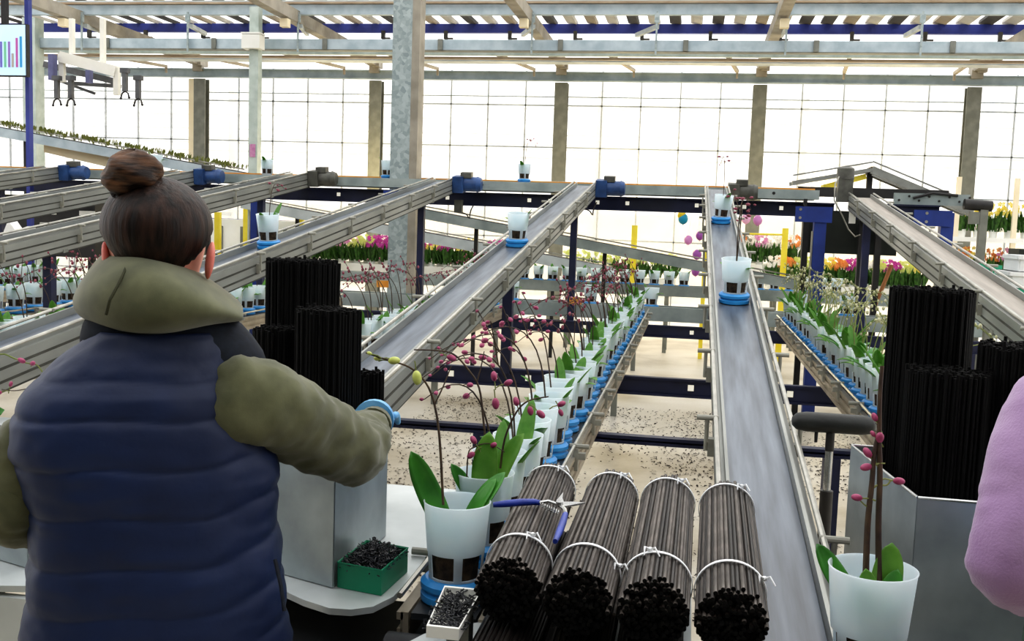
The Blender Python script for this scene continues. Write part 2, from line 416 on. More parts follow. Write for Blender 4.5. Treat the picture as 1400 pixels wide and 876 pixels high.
t = thing('blue_beam', 'dark blue beam across the roof beneath the shading slats', 'beam', (-3, 15.2, 4.41))
part('beam_web', MB().box((-3, 15.2, 4.475), (36, .08, .13)), 'blue_rail', t)
for k in range(15):
    part('clamp', MB().box((-9.6+.97*k, 15.14, 4.37), (.05, .06, .12)).box((-9.55+.97*k, 15.14, 4.32), (.12, .04, .02)), 'slat_dark', t)
sl = {}
for mname in ('slat_pale', 'slat_dark', 'slat_tan'):
    me = MB().box((0, 0, 0), (.16, 2.5, .05)).mesh('shading_slat'); me.materials.append(MATS[mname]); sl[mname] = me
for i in range(56):
    x = -10.9+.30*i
    mname = ('slat_pale', 'slat_dark', 'slat_pale', 'slat_tan')[i % 4] if i % 7 else 'slat_dark'
    o = inst('shading_slat', sl[mname], None, (x, 14.03, 4.575)); o.rotation_euler = (0, .25, 0)
    tag(o, '%s %s roof slat above the blue beam, counted from the left' % (nth(i+1), {'slat_pale': 'pale', 'slat_dark': 'dark', 'slat_tan': 'tan'}[mname]), 'roof slat', 'roof shading slats')

# inner columns
t = thing('steel_column', 'large spangled galvanized column standing nearest, behind the second belt end', 'column', (-2.79, 9.68, 0))
part('post', MB().box((-2.82, 9.62, 2.45), (.2, .02, 4.9)).box((-2.82, 9.78, 2.45), (.2, .02, 4.9)).box((-2.91, 9.7, 2.45), (.02, .16, 4.9)), 'galv', t)
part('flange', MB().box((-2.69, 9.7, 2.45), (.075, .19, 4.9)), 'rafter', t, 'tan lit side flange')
part('blue_sleeve', MB().box((-2.80, 9.68, 1.84), (.33, .24, .12)), 'blue_paint', t, 'blue band at belt height')
t = thing('steel_column', 'pale square column at left, under the first roof rafter', 'column', (-8.78, 12.6, 0))
part('post', MB().box((-8.78, 12.55, 2.05), (.19, .19, 4.1)), 'galv_green', t)
t = thing('steel_column', 'slim pale column with a white junction box near its top', 'column', (-5.54, 12.35, 0))
part('post', MB().box((-5.54, 12.35, 2.1), (.12, .12, 4.2)), 'galv_green', t)
part('junction_box', MB().box((-5.54, 12.27, 3.76), (.24, .16, .17)).box((-5.54, 12.27, 3.86), (.25, .17, .02)), 'white_paint', t, 'white junction box')
part('pink_sticker', MB().box((-5.54, 12.285, 2.42), (.07, .01, .16)), 'pet_pink', t, 'pink blossom sticker')

# ------------------------------------------------------------------ belt conveyors
SL = .135; ANG = atan(SL); CA = cos(ANG)
def zb(y): return 1.335+SL*(y-4.49)
prof = [(.074, .03), (.082, .03), (.082, .012), (.098, .012), (.098, -.022), (.088, -.024), (.088, -.030), (.098, -.032), (.098, -.066), (.088, -.068), (.088, -.074), (.098, -.076), (.098, -.1), (.074, -.1)]
def mirror(p): return [(-x, z) for x, z in reversed(p)]
brk = MB()
brk.cyl((.098, 0, -.03), (.124, 0, -.03), .006, seg=8).cyl((.122, 0, -.055), (.122, 0, .035), .006, seg=8).cyl((.092, 0, .037), (.15, 0, .037), .0075, seg=10).box((.108, 0, -.045), (.018, .02, .05))
brkR = brk.mesh('bracket'); brkR.materials.append(MATS['knob'])
brkL = MB().add([(-x, y, z) for x, y, z in brk.v], brk.f).mesh('bracket'); brkL.materials.append(MATS['knob'])
def belt_conveyor(cx, y0, y1, label, motor='motor_blue', beltmat='belt', posts=(), left_rail_from=None):
    t = thing('belt_conveyor', label, 'conveyor', (cx, y0, zb(y0)), 'inclined belt conveyors', (ANG, 0, 0))
    L = (y1-y0)/CA
    part('belt', MB().box((0, L/2, -.006), (.146, L, .012)), beltmat, t, world=False)
    part('side_profile', MB().extrude_y(prof, 0, L), 'alu', t, world=False)
    part('side_profile', MB().extrude_y(mirror(prof), 0, L), 'alu', t, world=False)
    part('underside', MB().box((0, L/2, -.104), (.19, L, .008)), 'alu_gap', t, world=False)
    g0 = 0 if left_rail_from is None else left_rail_from
    part('guide_rail', MB().tube([(.1, 0, .037), (.1, L, .037)], .007, 8), 'rod', t, world=False)
    part('guide_rail', MB().tube([(-.1, g0, .037), (-.1, L, .037)], .007, 8), 'rod', t, world=False)
    for sx in (-1, 1):
        for gz in (-.027, -.071): part('shade_strip', MB().box((sx*.0975, L/2, gz), (.003, L, .009)), 'alu_gap', t, 'dark strip for the shade in the slot', world=False)  # dark strips paint the shade inside the profile slots
    n = int(L/.72)
    for i in range(n):
        y = .35+i*.72
        inst('bracket', brkR, t, (0, y, 0))
        if y > g0: inst('bracket', brkL, t, (0, y, 0))
    part('end_roller', MB().cyl((-.08, L, -.03), (.08, L, -.03), .03), 'rubber', t, world=False)
    if motor:
        g = part('gear_motor', MB().cyl((.1, L+.02, -.02), (.32, L+.02, -.02), .068, seg=20).cyl((.32, L+.02, -.02), (.36, L+.02, -.02), .075, .06, seg=20).box((.15, L+.02, -.02), (.1, .17, .15)), motor, t, world=False)
        part('terminal_box', MB().box((.22, L+.02, .065), (.1, .09, .05)), 'motor_grey', g, world=False)
    for py_ in posts:
        s = (py_-y0)/CA
        # upright in the world: undo the slope
        q = Matrix.Rotation(-ANG, 3, 'X'); base = q @ V((0, py_-y0, .80-zb(y0))); top = V((0, s, -.1))
        d = q @ V((0, 0, 1)); h0 = zb(py_)-.1-.80
        part('support_post', MB().beam(base, base+d*h0, .055, .055, up=q @ V((0, 1, 0))), 'navy', t, world=False)
        part('post_head', MB().box(top, (.2, .05, .02)), 'galv_dark', t, world=False)
    return t
belt_conveyor(.185, 1.0, 9.35, 'middle blue grey belt conveyor rising straight away beside the stake bundles', 'motor_grey', posts=(8.6,), left_rail_from=1.25)
belt_conveyor(-.99, 2.35, 9.35, 'blue grey belt conveyor just left of the middle one, passing over the blue post', 'motor_blue', posts=(5.55, 8.6))
belt_conveyor(-2.32, 2.5, 9.35, 'belt conveyor ending at the large spangled column', 'motor_blue', posts=(5.55, 8.6))
belt_conveyor(-3.79, 3.2, 9.5, 'belt conveyor passing right behind the bun of the standing woman', 'motor_grey', posts=(5.55, 8.6))
belt_conveyor(-4.92, 4.0, 9.4, 'second belt conveyor from the left edge, with the blue motor', 'motor_blue', posts=(5.55, 8.6))
belt_conveyor(-6.37, 5.0, 9.4, 'leftmost belt conveyor, highest at the left edge', 'motor_blue', posts=(8.6,))
belt_conveyor(1.37, 2.3, 9.0, 'tan belt conveyor at the right descending towards the right edge', None, 'belt_tan', posts=(4.6, 8.6))

# cross conveyor at the belt tops
t = thing('cross_conveyor', 'long grey cross conveyor along the upper ends of the belts', 'conveyor', (-3, 9.75, 1.93))
part('side_rail', MB().box((-3.85, 9.6, 1.975), (9.9, .04, .085)), 'conv_side', t)
part('side_rail', MB().box((-3.85, 9.98, 1.975), (9.9, .04, .085)), 'conv_side', t)
part('belt', MB().box((-3.85, 9.79, 2.0), (9.9, .34, .012)), 'rubber', t)
part('edge_strip', MB().box((-3.85, 9.98, 2.03), (9.9, .05, .03)), 'orange', t, 'orange guard strip')
for x in (-5.2, -2.0, .7): part('bolt', MB().cyl((x, 9.575, 1.98), (x, 9.6, 1.98), .014), 'black_metal', t)
t = thing('support_beam', 'long dark navy beam with white square holes below the cross conveyor', 'beam', (-3, 9.68, 1.78))
part('beam_web', MB().hbeam((-8.8, 9.72, 1.845), (1.25, 9.72, 1.845), .1, .13, .014), 'navy', t)
for x in (-4.7, -3.45, -2.35, -1.55, -1.35, -.9, -.62, .02, .45, .78):
    part('hole_marker', MB().box((x, 9.655, 1.85), (.035, .006, .035)), 'hole_glow', t, 'glowing square plate for light through the beam')  # small glowing plates paint the bright background behind the beam
for x in (-6.95, -4.0, 1.05, 2.06):
    p = thing('blue_post', {-6.95: 'blue floor post far left, below the cross conveyor', -4.0: 'dark post below the cross conveyor, behind the woman', 1.05: 'blue post with bolted corner plate in front of the dark panel', 2.06: 'blue post right of the dark panel, behind the tan belt'}[x], 'post', (x, 9.0, 0))
    part('upright', MB().box((x, 9.0, .92), (.1, .1, 1.84)), 'blue_paint' if x > -3 else 'blue_paint', p)
    part('edge_strip', MB().box((x-.06, 8.97, 1.15), (.012, .03, 1.0)), 'rod', p)
    if x > 0: part('corner_plate', MB().box((x-.06 if x < 2 else x-.12, 8.94, 1.79), (.3, .012, .13)), 'blue_paint', p); part('bolt', MB().cyl((x-.17, 8.93, 1.83), (x-.17, 8.94, 1.83), .012).cyl((x-.17, 8.93, 1.76), (x-.17, 8.94, 1.76), .012), 'rod', p)
for i, (x, y, Y) in enumerate(((482, 290, 9.55), (795, 285, 9.55))):
    p = ay(x+145 if i == 0 else x, y-8, Y)
    s = thing('switch_box', ('grey switch box with cable under the motor right of the spangled column', 'grey switch box with looped cable under the left belt end')[i], 'switch box', p)
    part('housing', MB().box(p, (.075, .06, .12)), 'motor_grey', s)
    part('cable', MB().tube([p+V((.03+.07*sin(a), 0, -.06-.09*(1-cos(a*1.0))*.6)) if a < 1.6 else p+V((.11+.05*(1-cos(a-1.57)), 0, -.115+.13*sin(a-1.57))) for a in [k*.2 for k in range(15)]], .006, 6), 'black_metal', s)
# right-hand part: grey motor, dark panel, peak conveyor, blue frame
p = ay(1155, 255, 9.1)
t = thing('gear_motor', 'upright grey gear motor at the head of the tan belt', 'motor', p)
part('housing', MB().box(p+V((0, 0, -.03)), (.12, .12, .2)).cyl(p+V((0, 0, .06)), p+V((0, 0, .15)), .072, seg=18).cyl(p+V((0, 0, .15)), p+V((0, 0, .165)), .072, .05, seg=18), 'motor_grey', t)
part('cable', MB().tube([p+V(q) for q in ((-.06, -.07, .08), (-.09, -.08, .02), (-.09, -.08, -.12), (-.02, -.08, -.24), (.04, -.08, -.36), (.1, -.08, -.42), (.14, -.08, -.4))], .006, 6), 'rod', t)
part('capacitor', MB().box(p+V((.07, -.05, -.25)), (.05, .04, .12)), 'white_paint', t)
a, b = ay(1102, 282, 9.3), ay(1225, 345, 9.3)
t = thing('machine_shield', 'large dark green panel hanging below the beam at right', 'panel', ((a.x+b.x)/2, 9.3, b.z))
part('sheet_panel', MB().box(((a.x+b.x)/2, 9.3, (a.z+b.z)/2-.03), (b.x-a.x, .03, abs(a.z-b.z))), 'dark_panel', t)
part('side_strip', MB().box((a.x-.01, 9.28, (a.z+b.z)/2), (.03, .05, .5)), 'black_metal', t)
for x in (1103, 1180, 1203): 
    q = ay(x, 400, 9.2); q0 = ay(x, 290, 9.2)
    part('frame_leg', MB().beam((q0.x, 9.2, q0.z), (q0.x, 9.2, 0), .05, .05, (0, 1, 0)), 'black_metal', t)
t = thing('drive_beam', 'dark blue cross beam carrying the drive at the right', 'beam', (1.9, 9.0, 1.78))
part('beam_web', MB().hbeam((1.3, 9.1, 1.83), (2.02, 9.1, 1.83), .08, .14, .014), 'navy', t)
a, b, c = ay(1083, 250, 10.2), ay(1192, 232, 10.2), ay(1330, 290, 10.2)
t = thing('peak_conveyor', 'pale conveyor rising to a peak above the tan belt', 'conveyor', b, 'inclined belt conveyors')
part('rising_rail', MB().beam(a, b, .03, .035).beam(a+V((0, .3, 0)), b+V((0, .3, 0)), .03, .035).beam(a+V((0, -.04, .07)), b+V((0, -.04, .07)), .014, .014), 'alu', t)
part('falling_rail', MB().beam(b, c, .03, .07).beam(b+V((0, .3, 0)), c+V((0, .3, 0)), .03, .07).beam(b+V((0, -.04, .075)), c+V((0, -.04, .075)), .014, .014).beam(b+V((0, -.02, -.05)), c+V((0, -.02, -.05)), .012, .012), 'alu', t)
part('belt', MB().grid([[b+V((0, 0, .03)), b+V((0, .3, .03))], [c+V((0, 0, .03)), c+V((0, .3, .03))]]), 'belt_tan', t)
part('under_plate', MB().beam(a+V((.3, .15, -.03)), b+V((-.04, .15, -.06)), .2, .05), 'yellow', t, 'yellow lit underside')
part('leg', MB().box((b.x, 10.3, b.z/2), (.05, .05, b.z)), 'black_metal', t)
a, b = ay(1100, 258, 9.9), ay(1230, 262, 9.9)
t = thing('drive_cover', 'long dark brown cover behind the grey gear motor', 'machine cover', ((a.x+b.x)/2, 9.9, a.z))
part('cover', MB().box(((a.x+b.x)/2+.2, 10.02, a.z-.02), (b.x-a.x+.5, .05, .09)), 'black_metal', t)
a, b = ay(1318, 279, 9.0), ay(1356, 282, 9.0)
t = thing('roller_motor', 'black roller motor on a grey bracket at right of the blue frame', 'motor', a)
part('roller', MB().cyl(a, b, .045, seg=18), 'black_metal', t)
part('bracket', MB().box((b.x-.06, 9.0, (b.z-.03)/2), (.06, .06, b.z-.03)).box((b.x-.1, 9.0, b.z-.1), (.14, .05, .1)), 'galv_dark', t)
a, b = ay(1222, 270, 9.1), ay(1325, 278, 9.1)
t = thing('drive_plate', 'perforated grey mounting plate on top of the blue frame', 'machine part', ((a.x+b.x)/2, 9.1, a.z-.05))
part('plate', MB().box(((a.x+b.x)/2, 9.1, (a.z+.04+1.901)/2), (b.x-a.x, .03, a.z+.04-1.901)), 'conv_side', t)
for k in range(9): part('hole_marker', MB().cyl((a.x+.04+k*.08, 9.08, a.z+(.015 if k % 2 else -.02)), (a.x+.04+k*.08, 9.086, a.z+(.015 if k % 2 else -.02)), .01, seg=8), 'black_metal', t)
part('chain', MB().tube([(a.x+.15, 9.07, a.z), (a.x+.3, 9.07, a.z+.045), (b.x-.1, 9.07, a.z+.03)], .012, 6), 'black_metal', t)

# ------------------------------------------------------------------ lower rows
ZR = .935
for Yb, spans in ((3.96, ((-1.45, .66),)), (5.55, ((-6.6, 1.7),)), (8.5, ((-7, 2.3),))):
    for a, b in spans:
        t = thing('floor_beam', {3.96: 'nearest thin navy floor beam crossing under the pot rows', 5.55: 'navy floor beam crossing under the rows with white square holes', 8.5: 'far navy floor beam below the collecting conveyor'}[Yb], 'beam', ((a+b)/2, Yb, 0))
        hh = .032 if Yb < 4 else .10
        part('beam_web', MB().hbeam((a, Yb, .832-hh/2), (b, Yb, .832-hh/2), .045, hh, .012), 'navy', t)
        if Yb > 4:
            x = a+.1
            for x in (-1.30, -.86, -.55, .03, .55, -1.05): part('hole_marker', MB().box((x, Yb-.010, .785), (.032, .006, .032)), 'hole_glow', t, 'glowing square plate for light through the beam')  # glowing squares again, painted light through the beam
        for x in (a+.1, (a+b)/2-.4, b-.1):
            part('leg', MB().box((x, Yb, (.832-hh)/2), (.06, .06, .832-hh)), 'navy', t)
rclip = MB().box((0, 0, -.03), (.016, .03, .07)).cyl((-.02, 0, .01), (.04, 0, .01), .008, seg=8).box((.015, 0, -.02), (.03, .02, .02))
rcm = rclip.mesh('rail_clamp'); rcm.materials.append(MATS['knob'])
def row_conveyor(cx, y0, y1, label, motor=True):
    t = thing('row_conveyor', label, 'conveyor', (cx, y0, ZR), 'level pot row conveyors')
    part('belt', MB().box((cx, (y0+y1)/2, ZR-.006), (.12, y1-y0, .012)), 'rubber', t)
    for s in (-1, 1):
        part('side_profile', MB().box((cx+s*.072, (y0+y1)/2, ZR-.045), (.014, y1-y0, .09)).box((cx+s*.081, (y0+y1)/2, ZR-.008), (.012, y1-y0, .014)).box((cx+s*.081, (y0+y1)/2, ZR-.042), (.010, y1-y0, .020)).box((cx+s*.081, (y0+y1)/2, ZR-.079), (.012, y1-y0, .020)), 'alu_warm', t)
        part('guide_rail', MB().tube([(cx+s*.082, y0, ZR+.03), (cx+s*.082, y1, ZR+.03)], .006, 6), 'rod', t)
        for k in range(int((y1-y0)/.55)):
            inst('rail_clamp', rcm, t, V((s*.088, .25+k*.55, .02)), (0, 0, 0 if s > 0 else pi))
    for yy in (3.96, 5.55, 8.5):
        if y0 < yy < y1: part('foot', MB().box((cx, yy, .839), (.13, .05, .012)), 'galv_dark', t)
    return t
rowsdef = [(-.41, 1.74, 8.45, 'level row conveyor of white pots ending near the stake bundles'), (.78, 2.9, 8.45, 'level row conveyor of white pots right of the middle belt'),
           (-1.6, 3.2, 8.45, 'level row conveyor under the left blue grey belt'), (-3.05, 3.4, 8.45, 'level row conveyor at left, nearest behind the woman'), (-4.35, 4.2, 8.45, 'level row conveyor at left, second behind the woman'), (-5.6, 5.2, 8.45, 'level row conveyor at far left, third behind the woman')]
for r in rowsdef: row_conveyor(*r)
for Y0, lb, z0 in ((8.75, 'near collecting cross conveyor at the far ends of the pot rows', .93), (11.6, 'farther cross conveyor carrying a line of white pots', .95)):
    t = thing('collecting_conveyor', lb, 'conveyor', (-3, Y0, z0))
    part('side_rail', MB().box((-2.2, Y0-.09, z0-.02), (10, .03, .12)), 'conv_side', t); part('side_rail', MB().box((-2.2, Y0+.09, z0-.02), (10, .03, .12)), 'conv_side', t)
    part('belt', MB().box((-2.2, Y0, z0), (10, .16, .012)), 'rubber', t)
    for x in (-6.5, -4.5, -2.2, -.6, .5, 1.8): part('leg', MB().box((x, Y0, z0/2-.04), (.05, .05, z0-.08)), 'galv_dark', t)

# ------------------------------------------------------------------ pots and orchids
def pot_mesh():
    seg = 40; lv = [0, .012, .030, .075, .088, .166, .170]
    r = lambda z: .0455+.0150*(z/.17)
    mb = MB(); vs = []; fs = []
    rr = [r(z) for z in lv]; rr[-1] += .0012; 
    for R_, z in zip(rr, lv):
        for k in range(seg): a = 2*pi*k/seg; vs.append((R_*cos(a), R_*sin(a), z))
    for i in range(len(lv)-1):
        for k in range(seg):
            if i == 2 and 1 <= (k % 8) <= 6: continue
            k2 = (k+1) % seg; fs.append((i*seg+k, i*seg+k2, (i+1)*seg+k2, (i+1)*seg+k))
    fs.append(tuple(range(seg-1, -1, -1)))
    mb.add(vs, fs); me = mb.mesh('pot', None)
    me = modmesh(me, solid=.0022); me.set_sharp_from_angle(angle=radians(40)); me.materials.append(MATS['pot']); return me
POT = pot_mesh()
BARK = MB().lathe([(0, .004), (.041, .004), (.0470, .080), (.03, .086), (.012, .083), (0, .085)], 18).mesh('potting_bark'); BARK.materials.append(MATS['bark'])
CARR = MB().lathe([(0, 0), (.058, 0), (.0645, .003), (.0645, .015), (.058, .019), (.058, .024), (.065, .027), (.065, .037), (.056, .045), (.0505, .045), (.0495, .02), (0, .02)], 28).mesh('pot_carrier'); CARR.materials.append(MATS['carrier'])
CARRX = MB().lathe([(0, 0), (.0645, .003), (.0645, .015), (.058, .022), (.065, .027), (.065, .037), (.056, .045), (0, .045)], 16).mesh('pot_carrier'); CARRX.materials.append(MATS['carrier'])
def leaf_me(L, W, arch, mat, seed, name='leaf'):
    rows = []; n = 12; rr = random.Random(seed); tw = rr.uniform(-.25, .25)
    for i in range(n+1):
        t = i/n; wv = W*(.32+.9*sin(pi*min(1, t*.93+.07))**.8)*(1 if t < .86 else max(.03, 1-((t-.86)/.14)**2))*.75
        out = L*(t*.45+arch*t*t*.55); z = L*(t*(1.0-.35*arch)-arch*.55*t*t*t)
        row = []
        for s in (-1, -.5, 0, .5, 1):
            x = s*wv/2; fold = abs(s)*wv*.18
            row.append(V((x*cos(tw*t)+0, out+x*sin(tw*t)-fold*.3, z+fold*.6)))
        rows.append(row)
    me = modmesh(MB().grid(rows).mesh(name, 60, False), solid=.0016); me.materials.append(MATS[mat]); return me
LEAVES = [leaf_me(L, W, a, m, i) for i, (L, W, a, m) in enumerate(((.155, .05, .15, 'leaf'), (.13, .052, .45, 'leaf'), (.17, .046, .3, 'leaf'), (.12, .055, .7, 'leaf'), (.15, .048, .4, 'leaf_dark'), (.19, .05, .1, 'leaf')))]
def bez(P, t):
    P = [V(p) for p in P]
    while len(P) > 1: P = [P[i]*(1-t)+P[i+1]*t for i in range(len(P)-1)]
    return P[0]
BUDS = {}
for k, m in (('pink', 'bud_pink'), ('dark', 'bud_dark'), ('pale', 'bud_pale'), ('green', 'bud_green')):
    b = MB().ball((0, 0, .008), (.0068, .0062, .0098), 10, 7); me = b.mesh('bud', 60); me.materials.append(MATS[m]); BUDS[k] = me
def spike(h, reach, nb, seed, branch=False):
    rr = random.Random(seed); P = [(0, 0, .08), (.015, rr.uniform(-.02, .02), h*1.1), (reach*.5, rr.uniform(-.03, .03), h*1.22), (reach, rr.uniform(-.06, .06), h*rr.uniform(.86, 1.05))]
    mb = MB(); pts = [bez(P, i/12) for i in range(13)]; mb.tube(pts, [.0027-.0015*i/12 for i in range(13)], 6)
    buds = []
    def along(P, t0, n):
        for i in range(n):
            t = t0+(1-t0)*i/max(1, n-1); p = bez(P, t); s = 1 if i % 2 else -1
            d = V((rr.uniform(-.2, .5), s*.9, rr.uniform(-.5, .3))).normalized(); q = p+d*(.022 if i < n-1 else .004)
            mb.tube([p, p+d*.012+V((0, 0, .002)), q], .0011, 4); buds.append((q, d, 1.15-.6*i/max(1, n)))
    along(P, .5, nb)
    if branch:
        b0 = bez(P, .45); B = [b0, b0+V((.03, .02, .06)), b0+V((.06, .04, .11))]
        mb.tube([bez(B, i/5) for i in range(6)], .0016, 5); along(B, .6, 3)
    return mb, buds
SPK = [spike(h, r, n, s, br) for h, r, n, s, br in ((.33, .22, 6, 1, False), (.36, .26, 7, 2, True), (.30, .17, 5, 3, False), (.35, .14, 6, 4, True), (.32, .28, 7, 5, False), (.39, .2, 6, 6, False))]
SPKM = {}
def spike_me(i, mat):
    if (i, mat) not in SPKM:
        me = SPK[i][0].mesh('flower_stem', 60, False); me.materials.append(MATS[mat]); SPKM[(i, mat)] = me
    return SPKM[(i, mat)]
BCL = {}
def bud_cluster(i, kind):
    if (i, kind) not in BCL:
        mb = MB()
        for q, d, s in SPK[i][1]:
            mb.ball(q+d*.006*s, (.0075*s, .0075*s, .0095*s), 6, 4)
        me = mb.mesh('buds', 60, False); me.materials.append(BUDS[kind].materials[0]); BCL[(i, kind)] = me
    return BCL[(i, kind)]
FSP = {}
def far_spike(i, mat, kind):
    if (i, mat, kind) not in FSP:
        mb = MB(); mb.add(SPK[i][0].v, SPK[i][0].f); n0 = len(mb.f)
        for q, d, s_ in SPK[i][1][::1]:
            mb.ball(q-d*.002, (.006*s_, .006*s_, .0085*s_), 6, 4)
        me = mb.mesh('flower_stem', 60, False); me.materials.append(MATS[mat]); me.materials.append(BUDS[kind].materials[0])
        for k_, p_ in enumerate(me.polygons): p_.material_index = 0 if k_ < n0 else 1
        FSP[(i, mat, kind)] = me
    return FSP[(i, mat, kind)]
def orchid(near, seed, bud, dirs, nleaf=3, mat='stem', spikes=None):
    rr = random.Random(seed)
    t = thing('potted_orchid', 'orchid', 'potted orchid')
    inst('pot', POT, t); inst('potting_bark', BARK, t)
    a0 = rr.uniform(0, 6.28)
    for k in range(nleaf):
        a = a0+k*2*pi/nleaf+rr.uniform(-.4, .4); me = LEAVES[rr.randrange(len(LEAVES))]
        inst('leaf', me, t, (-.012*sin(a), .012*cos(a), .075), (rr.uniform(-.1, .1), 0, a), rr.uniform(.95, 1.25)*(1 if mat == 'stem_green' else .8))
    for a in dirs:
        i = rr.randrange(len(SPK)) if spikes is None else spikes[dirs.index(a) % len(spikes)]
        s = inst('flower_stem', spike_me(i, mat), t, (.008*cos(a), .008*sin(a), 0), (0, 0, a))
        if near:
            for q, d, sc in SPK[i][1]:
                o = inst('bud', BUDS[bud], s, q, d.to_track_quat('Z', 'Y').to_euler(), sc*.95)
        else: s.data = far_spike(i, mat, bud)
    return t
def carrier(loc, label, group, me=None):
    o = bpy.data.objects.new('pot_carrier', me or CARR); COL.objects.link(o); o.location = loc
    return tag(o, label, 'pot carrier', group)
WEST = pi
protoA = [orchid(True, 100+i, 'pink', [WEST+d for d in ds], 3 if i % 2 else 4) for i, ds in enumerate(([.3], [-.5, .6], [.1], [-.2, .9], [.5], [-.7]))]
protoF = [orchid(False, 200+i, 'dark', [WEST+d for d in ds], 4) for i, ds in enumerate(([.3], [-.5, .6], [.1], [-.9], [.5, 1.6]))]
protoB = [orchid(False, 300+i, 'pale', [d for d in ds], 5, 'stem_green') for i, ds in enumerate(([.3, 1.2], [-.5, 2.8], [.6, 2.4], [-.2, .2]))]
protoX = [orchid(False, 400+i, 'pale', [], 2) for i in range(2)]
pn = lambda lb: lb
def fill_row(cx, y0, y1, step, protos, desc, gname, start=1, skip=0):
    n = int((y1-y0)/step)+1
    for i in range(n):
        y = y0+i*step; x = cx+R.uniform(-.008, .008)
        near_txt = nth(i+1)
        carrier((x, y, ZR), 'blue carrier, %s from near end of row %s' % (near_txt, desc), 'blue carriers '+gname, CARR if y < 5 else CARRX)
        if i < skip: continue
        pr = protos[(i*7+i//3) % len(protos)]
        place(pr, (x, y, ZR+.02), R.uniform(-.35, .35), 'white potted orchid, %s from near end of row %s' % (near_txt, desc), 'orchids '+gname)
class Mix(list): pass
nA = 33
def row_a():
    n = 33
    for i in range(n):
        y = 1.84+i*.2
        if i == 0: loc = (-.41, 1.83, ZR)
        elif i == 1: loc = (-.405, 2.06, ZR)
        else: loc = (-.41+R.uniform(-.01, .01), y+.02, ZR)
        lb = '%s from the viewer in row left of middle belt' % nth(i+1)
        carrier(loc, 'blue carrier, %s' % lb, 'blue carriers beside the middle belt', CARR if i < 14 else CARRX)
        if i < 2: continue
        pr = protoA[(i*5) % 6] if i < 9 else protoF[(i*3) % 5]
        place(pr, (loc[0], loc[1], ZR+.02), R.uniform(-.4, .4), 'pink budded orchid, %s' % lb, 'orchids beside the middle belt')
row_a()
fill_row(.78, 3.35, 8.3, .155, protoB, 'right of the middle belt', 'right of the middle belt')
fill_row(-1.6, 4.2, 8.3, .2, protoF, 'under the left blue grey belt', 'under the left belt')
fill_row(-3.05, 3.9, 7.0, .2, protoF, 'closest behind the woman', 'closest behind the woman')
fill_row(-4.35, 5.0, 8.2, .2, protoF, 'second behind the woman', 'second behind the woman')
fill_row(-5.6, 6.0, 8.3, .2, protoF, 'third behind the woman at far left', 'third behind the woman')
# pots on the cross conveyors
for i in range(26):
    x = -2.55+i*.165
    if abs(x-.2) < .12: continue
    place(protoX[i % 2], (x, 11.6, .956+.02), R.uniform(0, 6), 'small white pot on farther cross conveyor, %s from left' % nth(i+1), 'pots on the farther cross conveyor')
    carrier((x, 11.6, .956), 'blue carrier on the farther cross conveyor, %s from its left' % nth(i+1), 'carriers on the farther cross conveyor', CARRX)
for i, (x, dsc) in enumerate(((-1.53, 'just right of the blue post'), (-.84, 'among the dark pink buds'), (-.32, 'left of the middle belt'), (.42, 'just right of the middle belt'), (.9, 'below the dark panel'), (1.28, 'left of the tall black bundle'))):
    place(protoX[i % 2], (x, 8.75, .936+.02), R.uniform(0, 6), 'lone white pot on the near collecting conveyor, '+dsc, 'pots on the near collecting conveyor')
    carrier((x, 8.75, .936), 'blue carrier on the near collecting conveyor, '+dsc, 'carriers on the near collecting conveyor', CARRX)
# pots riding the belts
def ride(cx, y, proto, rz, lb, z=None):
    zz = zb(y) if z is None else z
    tilt = ANG if z is None else 0
    c = carrier((cx, y, zz+.002), 'blue carrier '+lb, 'carriers riding the belts'); c.rotation_euler = (tilt, 0, 0)
    o = place(proto, (cx, y-.02*sin(tilt), zz+.022), rz, 'white potted orchid '+lb, 'orchids riding the belts'); o.rotation_euler = (tilt, 0, rz)
two = orchid(True, 501, 'dark', [1.6, 1.3], 2, spikes=[3, 5]); one = orchid(True, 502, 'dark', [1.2], 2, spikes=[5]); bare = orchid(False, 503, 'pale', [], 2)
ride(.187, 4.47, two, 0, 'riding lower on the middle belt, the nearer of its two')
ride(.18, 7.05, one, .6, 'riding higher on the middle belt, the farther of its two')
ride(-.985, 5.75, bare, .3, 'riding the left blue grey belt')
ride(-2.31, 5.35, orchid(True, 504, 'dark', [1.5], 2, spikes=[2]), 0, 'riding the belt above the tall black stakes')
for x, lb in ((-1.63, 'on the long upper cross conveyor before the second wall column'), (-5.46, 'on the upper cross conveyor beside the hair bun'), (-3.0, 'on the upper cross conveyor behind the large spangled column')):
    ride(x, 9.79, protoX[0] if x < -2 else one, 0, lb, 2.006)
for x, Y in ((365, 9.79),):
    p = ay(x, 240, Y); place(protoX[1], (p.x, Y, 2.008), 0, 'white pot without carrier on the upper cross conveyor by the slim column', 'orchids riding the belts')

